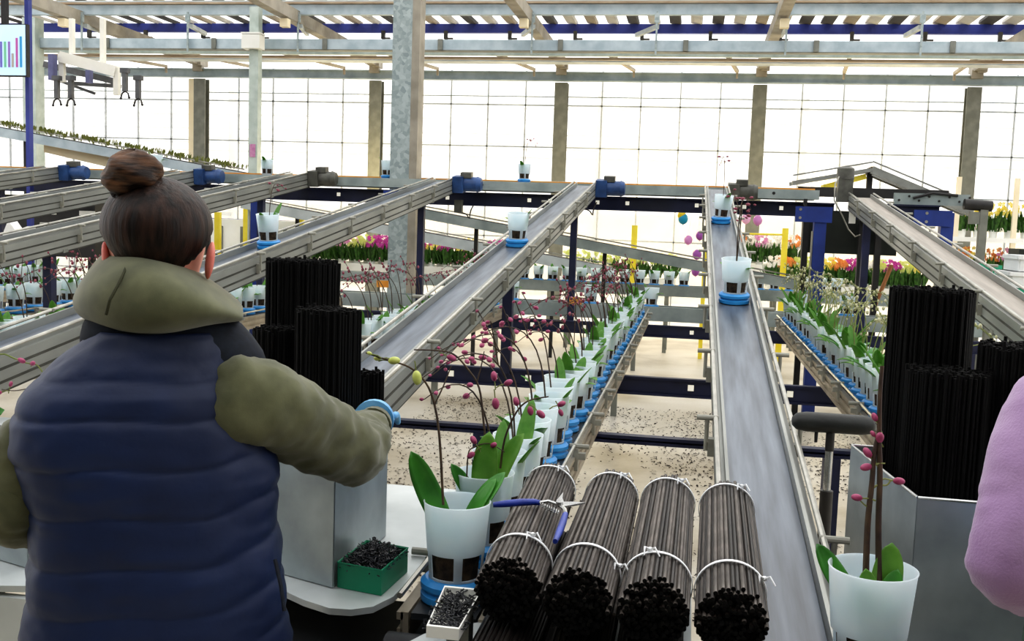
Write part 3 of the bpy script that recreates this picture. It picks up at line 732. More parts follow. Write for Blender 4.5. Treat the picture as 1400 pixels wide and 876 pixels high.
# hero plants: the two nearest pots and the right-hand pot
def leaf_to(base, tip, w, nrm, bend=.02, name='leaf'):
    """strap leaf from base to tip; nrm: the way its upper face looks; bend lifts the middle."""
    base, tip, nrm = V(base), V(tip), V(nrm).normalized(); ax = (tip-base); L = ax.length; ax.normalize(); sd = ax.cross(nrm).normalized(); up = sd.cross(ax)
    rows = []
    for i in range(15):
        t = i/14; wv = w*(.38+.62*sin(pi*min(1, t*.75+.15))**1.0)*(1 if t < .72 else max(.02, sqrt(max(0, 1-((t-.72)/.28)**2))))
        c = base+ax*(L*t)+up*bend*sin(pi*t)
        rows.append([c+sd*(q*wv/2)+up*(abs(q)*wv*.16) for q in (-1, -.6, 0, .6, 1)])
    return modmesh(MB().grid(rows).mesh(name, 60, False), solid=.0016)
def hero(loc, label, leaves, stems, budlist, budkind='pink', s=1.0):
    t = thing('potted_orchid', label, 'potted orchid', loc)
    for n, me in (('pot', POT), ('potting_bark', BARK)): inst(n, me, t, sc=s)
    for (bx, by), tp, w_, nr, bd, m_ in leaves:
        hd_ = V((tp.x-loc[0], tp.y-loc[1], 0)).normalized(); part('leaf', leaf_to(V(loc)+hd_*.010+V((bx*.3, by*.3, .10)), tp, w_, nr, bd), m_, t, ang=None)
    so = []
    for pts, r0, mat in stems:
        n = len(pts); q = []
        for i in range(n-1):
            for k in range(4):
                u = k/4; p0 = pts[max(i-1, 0)]; p1 = pts[i]; p2 = pts[i+1]; p3 = pts[min(i+2, n-1)]
                q.append(.5*((2*p1)+(p2-p0)*u+(2*p0-5*p1+4*p2-p3)*u*u+(3*p1-p0-3*p2+p3)*u**3))
        q.append(pts[-1]); m = len(q)
        so.append(part('flower_stem', MB().tube(q, [r0*(1-.45*i/m) for i in range(m)], 8), mat, t, ang=60))
    for k, p, d, sc in budlist:
        st = so[k]; o = inst('bud', BUDS[budkind], st, p-OFF[t.name], V(d).to_track_quat('Z', 'Y').to_euler(), sc*.74 if sc > 1.05 else sc*.9)
        # short stalk back towards the spike
        part('bud_stalk', MB().tube([p, p-V(d).normalized()*.012+V((0, 0, .002)), p-V(d).normalized()*.02], .0013, 5), 'stem_green', st)
    return t
def pp(lst, D): return [ad(x, y, D if not isinstance(D, list) else D[i]) for i, (x, y) in enumerate(lst)]
D1 = 1.90
b1 = V((-.41, 1.83, ZR+.02))
s1 = pp([(606, 690), (601, 600), (594, 553), (582, 523), (560, 502), (530, 492), (500, 482)], [1.9, 1.9, 1.9, 1.89, 1.88, 1.86, 1.85])
s1b = pp([(594, 553), (606, 528), (617, 500)], 1.9)
hero(b1, 'nearest white potted orchid with green buds, in front by the green box', [((-.012, .0), ad(562, 617, 1.90), .046, (.4, -1, .2), -.012, 'leaf_dark'), ((.012, 0), ad(690, 645, 1.96), .04, (-.35, -.8, .6), .008, 'leaf_dark'), ((.016, .01), ad(678, 654, 1.95), .03, (-.3, -.8, .5), .01, 'leaf_dark')], [(s1, .0026, 'stem'), (s1b, .0017, 'stem')],
     [(0, ad(532, 493, 1.86), (1, 0, .1), 1.6), (0, ad(520, 490, 1.86), (-.6, 0, 0), .8), (0, ad(508, 484, 1.85), (-.9, 0, .3), .6), (0, ad(569, 508, 1.88), (.1, 0, -.6), 1.9)], 'green')
b2 = V((-.405, 2.06, ZR+.02))
D2 = 2.12
s2 = pp([(668, 650), (661, 575), (655, 530), (640, 505), (620, 484), (596, 479), (566, 478)], D2)
s2b = pp([(652, 522), (658, 500), (662, 480)], D2)
s2c = pp([(684, 640), (690, 600), (705, 565), (722, 548), (750, 542)], [2.12, 2.12, 2.11, 2.1, 2.1])
s2d = pp([(638, 655), (640, 622), (646, 612), (668, 606), (690, 618)], 2.1)
hero(b2, 'second white potted orchid with tall arching spikes, just behind the nearest pot', [((0, -.01), ad(669, 590, 2.1), .056, (-.1, -1, .15), .006, 'leaf'), ((.012, .01), ad(716, 592, 2.12), .05, (-.5, -.8, .3), .012, 'leaf'), ((-.015, 0), ad(617, 634, 2.1), .03, (.4, -1, .2), .006, 'leaf_dark')], [(s2, .0026, 'stem'), (s2b, .0016, 'stem'), (s2c, .0024, 'stem'), (s2d, .0016, 'stem')],
     [(0, ad(612, 487, D2), (.6, 0, -.2), 1.5), (3, ad(650, 606, 2.1), (-.5, 0, .8), 1.35), (3, ad(648, 619, 2.1), (-.6, 0, -.5), 1.35), (3, ad(672, 610, 2.1), (.5, -.4, .4), 1.25), (2, ad(724, 556, 2.1), (.2, 0, -.8), 1.4), (2, ad(735, 562, 2.1), (.6, 0, -.5), 1.5), (2, ad(763, 554, 2.1), (.6, 0, .3), 1.3), (2, ad(765, 560, 2.1), (.3, 0, -.6), 1.1), (1, ad(677, 545, 2.12), (.1, 0, -.7), 1.7), (1, ad(676, 520, 2.12), (-.1, 0, .7), 1.5), (1, ad(690, 525, 2.12), (.6, 0, .3), 1.4), (1, ad(707, 554, 2.12), (-.2, 0, .7), 1.4)])
b3 = V((.285, 1.53, .993))
D3 = 1.5
s3 = pp([(1202, 815), (1201, 720), (1203, 650), (1202, 600), (1203, 540), (1206, 500)], D3)
s3b = pp([(1183, 815), (1186, 720), (1192, 660), (1195, 622), (1199, 600)], D3)
s3c = pp([(1192, 668), (1200, 663), (1212, 663), (1218, 657), (1224, 657)], D3)
s3d = pp([(1185, 692), (1180, 688), (1174, 682)], D3)
hero(b3, 'white potted orchid with dark upright stems and pink buds beside the belt at right', [((-.015, -.005), ad(1117, 743, 1.54), .034, (.3, -1, .5), -.006, 'leaf_dark'), ((.01, -.016), ad(1220, 742, 1.50), .044, (0, -1, .1), .002, 'leaf'), ((.02, -.006), ad(1228, 778, 1.49), .03, (-.2, -1, .1), .004, 'leaf_dark'), ((.0, -.02), ad(1184, 778, 1.46), .03, (0, -1, .1), .0, 'leaf')], [(s3, .0050, 'stem'), (s3b, .0050, 'stem'), (s3c, .0018, 'stem_green'), (s3d, .0013, 'stem_green')],
     [(2, ad(1222, 657, D3), (1, 0, 0), 1.0), (3, ad(1178, 681, D3), (-1, 0, .1), .95), (1, ad(1190, 624, D3), (-.4, 0, .5), 1.0), (1, ad(1191, 637, D3), (-.7, 0, -.2), 1.0), (0, ad(1202, 604, D3), (0, -.3, .9), 1.0), (0, ad(1198, 575, D3), (-.3, 0, .6), .8), (0, ad(1196, 596, D3), (-.5, 0, .6), .6)], 'pink')
b4 = V((ad(-62, 620, 2.72).x, ad(-62, 620, 2.72).y, .956))
s4 = pp([(-62, 600), (-50, 540), (-30, 500), (0, 484), (20, 490), (36, 496), (52, 500), (66, 522), (82, 531)], 2.72)
s4b = pp([(66, 530), (40, 531), (20, 534), (2, 532)], 2.72)
hero(b4, 'white potted orchid at the left edge with two pink buds before the belt', [((0, 0), ad(6, 560, 2.72), .05, (0, -1, .3), .01, 'leaf_dark'), ((-.01, 0), ad(-90, 540, 2.72), .05, (0, -1, .3), .01, 'leaf')], [(s4, .0028, 'stem_green'), (s4b, .0018, 'stem')],
     [(0, ad(34, 495, 2.72), (-.4, -.3, .3), 1.5), (0, ad(44, 498, 2.72), (.3, -.3, .2), 1.4), (0, ad(86, 543, 2.72), (.2, 0, -.8), 2.0), (0, ad(78, 516, 2.72), (.5, 0, .5), .9), (1, ad(2, 536, 2.72), (-.8, 0, -.2), 1.2), (1, ad(14, 528, 2.72), (.2, 0, .7), .9)], 'pink')
single('support_plate', MB().box((.37, 1.52, .986), (.28, .2, .012)), 'table', 'small steel plate carrying the white pot at right', 'shelf plate')

# ------------------------------------------------------------------ oblique background conveyors, racks, flowers
def slope_conv(a, b, label, hgt=.1, mat='conv_side'):
    a, b = V(a), V(b); t = thing('sloping_conveyor', label, 'conveyor', (a+b)/2, 'sloping conveyors at the back')
    part('side_rail', MB().beam(a, b, .03, hgt), mat, t); part('side_rail', MB().beam(a+V((0, .22, 0)), b+V((0, .22, 0)), .03, hgt), mat, t)
    part('belt', MB().beam(a+V((0, .11, hgt/2)), b+V((0, .11, hgt/2)), .2, .014), 'black_metal', t)
    part('guide_rail', MB().beam(a+V((0, -.02, hgt/2+.04)), b+V((0, -.02, hgt/2+.04)), .014, .014), 'rod', t)
    for f in (.15, .5, .85):
        p = a.lerp(b, f); part('leg', MB().box((p.x, p.y+.11, (p.z-hgt/2)/2), (.04, .04, p.z-hgt/2)), 'black_metal', t)
slope_conv(ay(575, 292, 11), ay(1092, 390, 11), 'upper sloping conveyor falling rightwards behind the left belt')
slope_conv(ay(330, 278, 12.2), ay(835, 372, 12.2), 'lower sloping conveyor falling rightwards behind the magenta flowers', .12, 'pale_rail')
a, b = ay(-25, 176, 10.5), ay(335, 243, 10.5)
slope_conv(a, b, 'upper left plant conveyor falling towards the hair bun', .1, 'galv_pale')
t = thing('cream_panel', 'cream side panel below the upper left plant conveyor', 'panel', ay(105, 210, 10.7))
q = [ay(x, y, 10.65) for x, y in ((60, 196), (180, 214), (180, 236), (60, 208))]
part('sheet_panel', MB().add(q+[p+V((0, .03, 0)) for p in q], [(0, 1, 2, 3), (7, 6, 5, 4), (0, 4, 5, 1), (1, 5, 6, 2), (2, 6, 7, 3), (3, 7, 4, 0)]), 'cream', t)
def tuft(seed, w, hgt, mat, n=40, lw=.012):
    rr = random.Random(seed); mb = MB()
    for _ in range(n):
        a = rr.uniform(0, 6.28); r = w*sqrt(rr.random())*.5; p = V((r*cos(a), r*sin(a), 0)); hh = hgt*rr.uniform(.5, 1); d = V((cos(a), sin(a), 0))*hh*rr.uniform(.1, .6)
        s = V((-sin(a), cos(a), 0))*lw*rr.uniform(.6, 1.5)
        mb.add([p-s*.4, p+s*.4, p+d*.5+V((0, 0, hh*.6))+s, p+d+V((0, 0, hh)), p+d*.5+V((0, 0, hh*.6))-s], [(0, 1, 2, 3, 4)])
    me = mb.mesh('foliage', None, False); me.materials.append(MATS[mat]); return me
yt = [tuft(i, .34, .075, 'leaf_olive', 26, .012) for i in range(3)]
for i in range(17):
    p = a.lerp(b, .06+i*.055)+V((0, .1, .075))
    o = inst('seedling', yt[i % 3], None, p); tag(o, '%s clump of green seedlings along the upper left conveyor, from the left' % nth(i+1), 'seedling clump', 'seedlings on the upper left conveyor', 'stuff')

def bloom(seed, mat, n=26, hgt=.45, w=.2):
    rr = random.Random(seed); mb = MB()
    for _ in range(n):
        p = V((rr.uniform(-w/2, w/2), rr.uniform(-w/2, w/2), hgt*rr.uniform(.62, 1))); s = rr.uniform(.022, .034)
        nrm = V((rr.uniform(-.6, .6), -1, rr.uniform(-.3, .5))).normalized(); u = nrm.orthogonal().normalized(); v = nrm.cross(u)
        for k in range(5):
            a = k*2*pi/5+rr.random()*.2; d = u*cos(a)+v*sin(a); e = u*cos(a+1.57)+v*sin(a+1.57)
            mb.add([p, p+d*s*.6+e*s*.38, p+d*s*1.1+nrm*.004, p+d*s*.6-e*s*.38], [(0, 1, 2, 3)])
    me = mb.mesh('flowers', None, False); me.materials.append(MATS[mat]); return me
BL = {m: [bloom(i*13+5, m) for i in range(2)] for m in ('pet_magenta', 'pet_pink', 'pet_yellow', 'pet_white', 'pet_orange', 'pet_lime')}
FO = [tuft(50+i, .2, .3, 'foliage', 34, .02) for i in range(3)]
fpot = MB().lathe([(0, 0), (.045, 0), (.055, .1), (.05, .1), (.05, .09), (0, .09)], 14).mesh('pot'); fpot.materials.append(MATS['white_paint'])
FL = 0
def flower_plant(p, m, label, group, s=1.0):
    global FL; FL += 1
    t = thing('flowering_orchid', label, 'flowering orchid', p, group); t.rotation_euler = (0, 0, R.uniform(-.5, .5)); t.scale = (s, s, s)
    inst('pot', fpot, t); inst('foliage', FO[FL % 3], t, (0, 0, .08)); inst('flowers', BL[m][FL % 2], t)
cname = {'pet_magenta': 'magenta', 'pet_pink': 'pink', 'pet_yellow': 'yellow', 'pet_white': 'white', 'pet_orange': 'orange', 'pet_lime': 'lime yellow'}
def bench(x0, x1, Y, z, label, mat='white_paint', d=.5):
    t = thing('plant_bench', label, 'bench', ((x0+x1)/2, Y, 0))
    part('tray', MB().box(((x0+x1)/2, Y, z-.02), (x1-x0, d, .03)).box(((x0+x1)/2, Y-d/2, z-.02), (x1-x0, .02, .14)).box(((x0+x1)/2, Y+d/2, z-.02), (x1-x0, .02, .14)), mat, t)
    for x in (x0+.1, x1-.1):
        for yy in (-d/2+.06, d/2-.06): part('leg', MB().box((x, Y+yy, (z-.09)/2), (.05, .05, z-.09)), 'galv_dark', t)
bench(-5.12, -2.2, 13.2, .97, 'white plant bench with magenta and yellow orchids behind the spangled column')
seq = ['pet_lime', 'pet_lime', 'pet_pink', 'pet_lime', 'pet_magenta', 'pet_magenta', 'pet_pink', 'pet_magenta', 'pet_yellow', 'pet_magenta', 'pet_yellow', 'pet_white', 'pet_magenta', 'pet_magenta']
for j in range(2):
    for i, m in enumerate(seq):
        flower_plant((-5.02+i*.205+j*.06, 13.08+j*.25, .975), m, '%s flowering orchid, %s from left in %s line on white bench' % (cname[m], nth(i+1), ('front', 'rear')[j]), 'orchids on the white bench', .92)
bench(.95, 2.9, 13.4, .93, 'plant bench of mixed orchids under the dark panel')
seq = ['pet_white', 'pet_orange', 'pet_lime', 'pet_lime', 'pet_yellow', 'pet_orange', 'pet_magenta', 'pet_white', 'pet_lime', 'pet_magenta', 'pet_lime', 'pet_yellow']
for j in range(2):
    for i, m in enumerate(seq): flower_plant((1.02+i*.16, 13.3+j*.22, .935), m, '%s flowering orchid, %s from left, %s line, bench under dark panel' % (cname[m], nth(i+1), ('front', 'rear')[j]), 'orchids under the dark panel', .85)
bench(.5, 1.5, 14.6, 1.12, 'far bench of white and orange orchids right of the middle belt')
for i, m in enumerate(['pet_orange', 'pet_white', 'pet_pink', 'pet_white', 'pet_white', 'pet_orange']): flower_plant((.6+i*.16, 14.5, 1.125), m, '%s flowering orchid, %s from left on far bench right of middle belt' % (cname[m], nth(i+1)), 'orchids on the far bench', 1.0)
bench(-1.7, -.2, 13.6, .9, 'far bench of pale yellow orchids behind the pot rows')
for i in range(8): flower_plant((-1.6+i*.19, 13.5, .905), 'pet_lime', 'lime yellow orchid, %s from the left on the far bench behind the pot rows' % nth(i+1), 'pale yellow far orchids', .85)
# right hand shelf rack
t = thing('plant_rack', 'cream shelf rack of yellow orchids at the right edge', 'rack', (3.5, 12.2, 0))
for z in (1.12, 1.62): part('shelf', MB().box((3.55, 12.2, z), (1.5, .45, .05)), 'white_paint', t)
for x in (2.85, 3.45, 4.2): part('upright', MB().box((x, 12.0, 1.15), (.05, .04, 2.3)), 'cream', t)
for j, z in enumerate((1.145, 1.645)):
    for i in range(8):
        m = 'pet_yellow' if j else ('pet_orange', 'pet_yellow', 'pet_orange', 'pet_pink')[i % 4]
        flower_plant((2.95+i*.165, 12.15, z), m, '%s orchid, %s from the left on the %s shelf of the right rack' % (cname[m], nth(i+1), ('lower', 'upper')[j]), 'orchids on the right rack', .85)
# orange flags / crates etc
for i, (x, y, Y, lb) in enumerate(((523, 388, 8.2, 'orange marker card beside the large spangled column'), (787, 411, 8.1, 'orange marker card among the dark pink buds'))):
    p = ay(x, y, Y); t = thing('orange_flag', lb, 'marker card', (p.x, p.y, 0)); part('card', MB().box(p, (.1, .004, .06), rotm(.3, 0, .2)), 'orange', t); part('stick', MB().tube([(p.x, p.y+.01, 0), (p.x, p.y+.01, p.z)], .004, 6), 'stem', t)
# balloons
for x, y, m, r, lb in ((932, 294, 'bal_yellow', .055, 'yellow balloon tucked behind the blue one'), (934, 299, 'bal_blue', .065, 'bright blue balloon left of the middle belt'), (941, 328, 'bal_pink', .055, 'pink balloon lowest left of the pair below the blue one'), (957, 322, 'bal_violet', .055, 'violet balloon touching the middle belt, beside the pink one'),
                       (953, 348, 'bal_violet', .06, 'deep violet balloon above the lowest one, left of the belt'), (951, 371, 'bal_violet', .055, 'lowest violet balloon left of the belt'), (1003, 297, 'bal_red', .045, 'red balloon right beside the upper belt pot'), (1020, 299, 'bal_pale', .06, 'pale pink balloon between the red and the pink one'), (1036, 301, 'bal_pink', .06, 'pink balloon farthest right of the string')):
    p = ay(x, y, 13.9); t = thing('balloon', lb, 'balloon', p, 'party balloons')
    part('body', MB().ball(p, (r, r, r*1.15), 18, 12), m, t); part('knot', MB().cyl(p+V((0, 0, -r*1.15)), p+V((0, 0, -r*1.3)), .004, .012, 8), m, t)
    part('string', MB().tube([p+V((0, 0, r*1.1)), p+V((.02, 0, .3)), V((p.x, p.y, 2.2)) if p.z < 2 else p+V((0, 0, .5))], .002, 4), 'tie', t)
t = thing('balloon_line', 'thin line across the back from which the balloons hang', 'line', (0, 13.9, 2.2))
part('cord', MB().tube([(-2, 13.9, 2.2), (3, 13.9, 2.2)], .004, 5), 'tie', t)
# yellow frames / posts
for i, (x, y0, y1, Y, lb) in enumerate(((868, 308, 350, 13, 'yellow post left of the balloons'), (1074, 312, 375, 13, 'yellow post right of the middle belt, beside the white orchids'), (298, 290, 360, 11.5, 'thick yellow post right of the woman\'s ear'), (337, 284, 305, 12.6, 'short thick yellow post behind the belts'), (412, 292, 310, 12.6, 'short yellow post beside the riding pot'), (965, 330, 400, 13, 'yellow post hidden behind the middle belt rail'))):
    p = ay(x, y0, Y); q = ay(x, y1, Y)
    single('yellow_post', MB().box((p.x, Y, p.z/2), (.07 if i < 5 else .05, .05, p.z)), 'yellow', lb, 'post', 'yellow posts')
single('yellow_rail', MB().tube([ay(1000, 319, 13), ay(1074, 321, 13)], .012, 6), 'yellow', 'thin yellow rail joining the posts right of the belt', 'rail')
# pale covered bench at left centre
q = ay(360, 345, 12.4)
t = thing('covered_bench', 'white sheeted bench seen right of the woman\'s ear', 'bench', (q.x, 13, 0))
part('sheet', MB().box((q.x-.3, 13.0, .77), (1.3, .5, 1.54)), 'white_paint', t)
for k in range(4): part('fold', MB().box((q.x-.75+k*.3, 12.745, .75), (.05, .02, 1.4)), 'galv_dark', t)  # dark strips paint the shade in the creases of the sheet
# dark machine housings at left
for i, (x0, x1, y0, y1, Y, lb) in enumerate(((-20, 130, 252, 340, 9.9, 'dark machine housing behind the leftmost belts'), (200, 420, 285, 310, 13.4, 'dark trolley behind the yellow posts'))):
    a, b = ay(x0, y0, Y), ay(x1, y1, Y); t = thing('machine_housing', lb, 'machine', ((a.x+b.x)/2, Y, 0))
    part('body', MB().box(((a.x+b.x)/2, Y+.1, (a.z+b.z)/2-.1), (b.x-a.x, .2, a.z-b.z)), 'black_metal' if i == 0 else 'blue_paint', t)
    for x in (a.x+.1, b.x-.1): part('leg', MB().box((x, Y+.1, b.z/2), (.06, .06, b.z+.05)), 'black_metal', t)
    for k in range(3): part('vent', MB().box((a.x+.3+k*.45, Y-.005, (a.z+b.z)/2+.05), (.18, .01, .05)), 'white_paint', t)
# white cat eared bag
def P2(x, y, D): return ad(x, y, D)
poly = [(2, 328), (5, 316), (11, 301), (15, 307), (20, 314), (27, 313), (38, 309), (35, 318), (34, 326), (30, 334), (2, 336)]
f = [ay(x, y, 8.2) for x, y in poly]; n = len(f)
single('white_bag', MB().add(f+[p+V((0, .12, 0)) for p in f], [tuple(range(n)), tuple(range(2*n-1, n-1, -1))]+[(i, n+i, n+(i+1) % n, (i+1) % n) for i in range(n)]), 'foil', 'white bag with two pointed corners standing behind the left belts', 'bag')
# small brown broom, pot crates at right edge
p0 = ay(1219, 362, 10.6); p1 = V((p0.x-.42, 10.6, .02))
single('wooden_stick', MB().tube([p0, p1], .02, 8), 'brown', 'slanting wooden stick under the dark panel', 'stick')
p = az(1392, 400, 1.2)
t = thing('crate', 'white crate on top of the stack at the right edge', 'crate', (1.98, 6, 1.5), 'crates at the right edge')
def crate(c, sx, sy, sz, m, lb):
    t = thing('crate', lb, 'crate', (c[0], c[1], c[2]), 'crates at the right edge')
    part('body', MB().box((c[0], c[1]-sy/2, c[2]+sz/2), (sx, .015, sz)).box((c[0], c[1]+sy/2, c[2]+sz/2), (sx, .015, sz)).box((c[0]-sx/2, c[1], c[2]+sz/2), (.015, sy, sz)).box((c[0]+sx/2, c[1], c[2]+sz/2), (.015, sy, sz)).box((c[0], c[1], c[2]+.01), (sx, sy, .02)), m, t)
    part('rim', MB().box((c[0], c[1]-sy/2-.008, c[2]+sz-.012), (sx+.03, .02, .024)).box((c[0]-sx/2-.008, c[1], c[2]+sz-.012), (.02, sy, .024)), m, t)
    part('grip', MB().box((c[0]-sx*.1, c[1]-sy/2-.02, c[2]+sz*.5), (.09, .008, .025)), 'black_metal', t)
bpy.data.objects.remove(t)
qc = ay(1395, 372, 6.6)
zt = [1.12, 1.25, 1.38]
crate((qc.x+.12, 6.7, ay(1390, 418, 6.5).z), .36, .3, .1, 'crate_green', 'green crate at the right edge, bottom of its stack')
crate((qc.x+.12, 6.7, ay(1390, 418, 6.5).z+.105), .36, .3, .095, 'crate_white', 'white crate at the right edge, middle of its stack')
crate((qc.x+.16, 6.7, ay(1390, 418, 6.5).z+.205), .36, .3, .095, 'crate_white', 'white crate at the right edge, top of its stack')
crate((qc.x-.12, 7.3, ay(1390, 418, 6.5).z+.12), .3, .3, .1, 'crate_green', 'green crate just left behind the white stacked crates')
t = thing('crate_stand', 'grey stand carrying the crates at the right edge', 'stand', (qc.x+.1, 6.9, 0))
part('top', MB().box((qc.x+.08, 6.95, ay(1390, 418, 6.5).z-.015), (.8, .9, .03)), 'galv_dark', t); part('top', MB().box((qc.x-.12, 7.3, ay(1390, 418, 6.5).z+.1), (.3, .3, .03)), 'galv_dark', t)
for x in (-.25, .4):
    for y in (6.55, 7.35): part('leg', MB().box((qc.x+.08+x, y, ay(1390, 418, 6.5).z/2-.015), (.05, .05, ay(1390, 418, 6.5).z-.03)), 'galv_dark', t)
p = az(1390, 345, 1.0)
single('dark_cabinet', MB().box((ay(1390, 345, 9.5).x+.1, 9.5, .78), (.25, .3, 1.56)), 'dark_panel', 'dark narrow cabinet behind the white crates', 'cabinet')

# monitor, robot arm
a, b = ay(-6, 34, 9.0), ay(35, 103, 9.0)
t = thing('monitor', 'wall monitor with coloured bar chart hanging at the top left', 'monitor', ((a.x+b.x)/2, 9, b.z))
cx, cz, ww, hh = (a.x+b.x)/2, (a.z+b.z)/2, b.x-a.x, a.z-b.z
part('frame', MB().box((cx, 9.03, cz), (ww+.02, .05, hh+.02)), 'black_metal', t)
s = part('screen', MB().box((cx, 9.0, cz), (ww, .012, hh)), 'screen', t)
for x, yt_, m in ((2, 57, 'bar_violet'), (7.5, 57, 'bar_green'), (13, 57, 'bar_purple'), (18, 73, 'bar_tan'), (23.5, 52, 'bar_magenta'), (29, 50, 'bar_blue')):
    u, v = ay(x, yt_, 9.0), ay(x, 92, 9.0)
    part('chart_bar', MB().box((u.x, 8.992, (u.z+v.z)/2), (.021, .006, u.z-v.z)), m, s)
part('hanger', MB().box((ay(2, 15, 9).x, 9.05, cz+.45), (.05, .05, .6)), 'black_metal', t)
p = ay(35, 100, 9.2)
single('blue_post', MB().box((p.x, 9.25, 2.1), (.04, .06, 4.2)), 'blue_rail', 'slim dark blue post beside the monitor', 'post')
t = thing('gripper_robot', 'white gantry robot with hanging grippers below the truss at left', 'robot', ay(120, 100, 10.6))
a, b = ay(84, 78, 10.6), ay(160, 98, 10.6)
part('gantry_arm', MB().beam(a, b, .1, .12).beam(a+V((0, 0, .04)), ay(86, 112, 10.6), .06, .05, (0, 1, 0)).beam(b+V((0, 0, .04)), ay(160, 130, 10.6), .06, .06, (0, 1, 0)), 'robot_white', t)
part('gantry_arm', MB().beam(ay(62, 88, 10.9), ay(160, 112, 10.9), .08, .07), 'robot_grey', t, 'dark rear arm')
part('cross_bar', MB().beam(ay(100, 114, 10.7), ay(165, 118, 10.7), .04, .04).beam(ay(75, 108, 10.8), ay(130, 128, 10.8), .02, .03), 'robot_grey', t)
part('drive', MB().box(ay(72, 92, 10.5), (.06, .08, .28)), 'robot_violet', t); part('drive', MB().box(ay(122, 105, 10.5), (.05, .07, .14)), 'robot_violet', t)
for x, y in ((78, 122), (97, 122), (171, 112), (189, 122)):
    p = ay(x, y, 10.4)
    g = part('gripper', MB().box(p, (.045, .05, .2)).box(p+V((0, 0, .12)), (.09, .06, .05)), 'robot_grey', t)
    part('finger', MB().tube([p+V((0, 0, -.1)), p+V((-.035, 0, -.12)), p+V((-.05, 0, -.17))], .009, 6).ball(p+V((-.05, 0, -.175)), .014, 8, 6), 'black_metal', g)
    part('finger', MB().tube([p+V((0, 0, -.1)), p+V((.035, 0, -.12)), p+V((.045, 0, -.16))], .009, 6).ball(p+V((.047, 0, -.165)), .014, 8, 6), 'black_metal', g)
for q_ in (a+V((.1, 0, .05)), b+V((-.2, 0, .05))): part('hanger', MB().box((q_.x, q_.y+.05, (q_.z+3.73)/2), (.05, .05, max(.05, 3.73-q_.z))), 'robot_white', t)

# ------------------------------------------------------------------ debris on the floor
rr = random.Random(5); db = MB()
def inrow(x): return True
cnt = 0
while cnt < 13000:
    x = rr.uniform(-2.2, 1.4); y = 2.2+7.0*rr.random()**1.15
    dn = noise.noise(V((x*1.3, y*.9, 3)))+.25
    if rr.random() > .25+dn*1.4: continue
    s = rr.uniform(.0035, .0095); a = rr.uniform(0, 6.28); l = s*rr.uniform(1, 2.2); q = rotm(rr.uniform(-.3, .3), rr.uniform(-.3, .3), a)
    pts = [V((-l, -s*.5, 0)), V((0, -s*.8, .004)), V((l, -s*.2, 0)), V((l*.6, s*.6, .002)), V((-l*.5, s*.7, .003))]
    db.add([V((x, y, .004))+q @ p_ for p_ in pts], [(0, 1, 2, 3, 4)]); cnt += 1
single('bark_debris', db, 'debris', 'scattered dark bark crumbs on the pale floor between the rows', 'floor debris', kind='stuff', ang=None, fix=False)

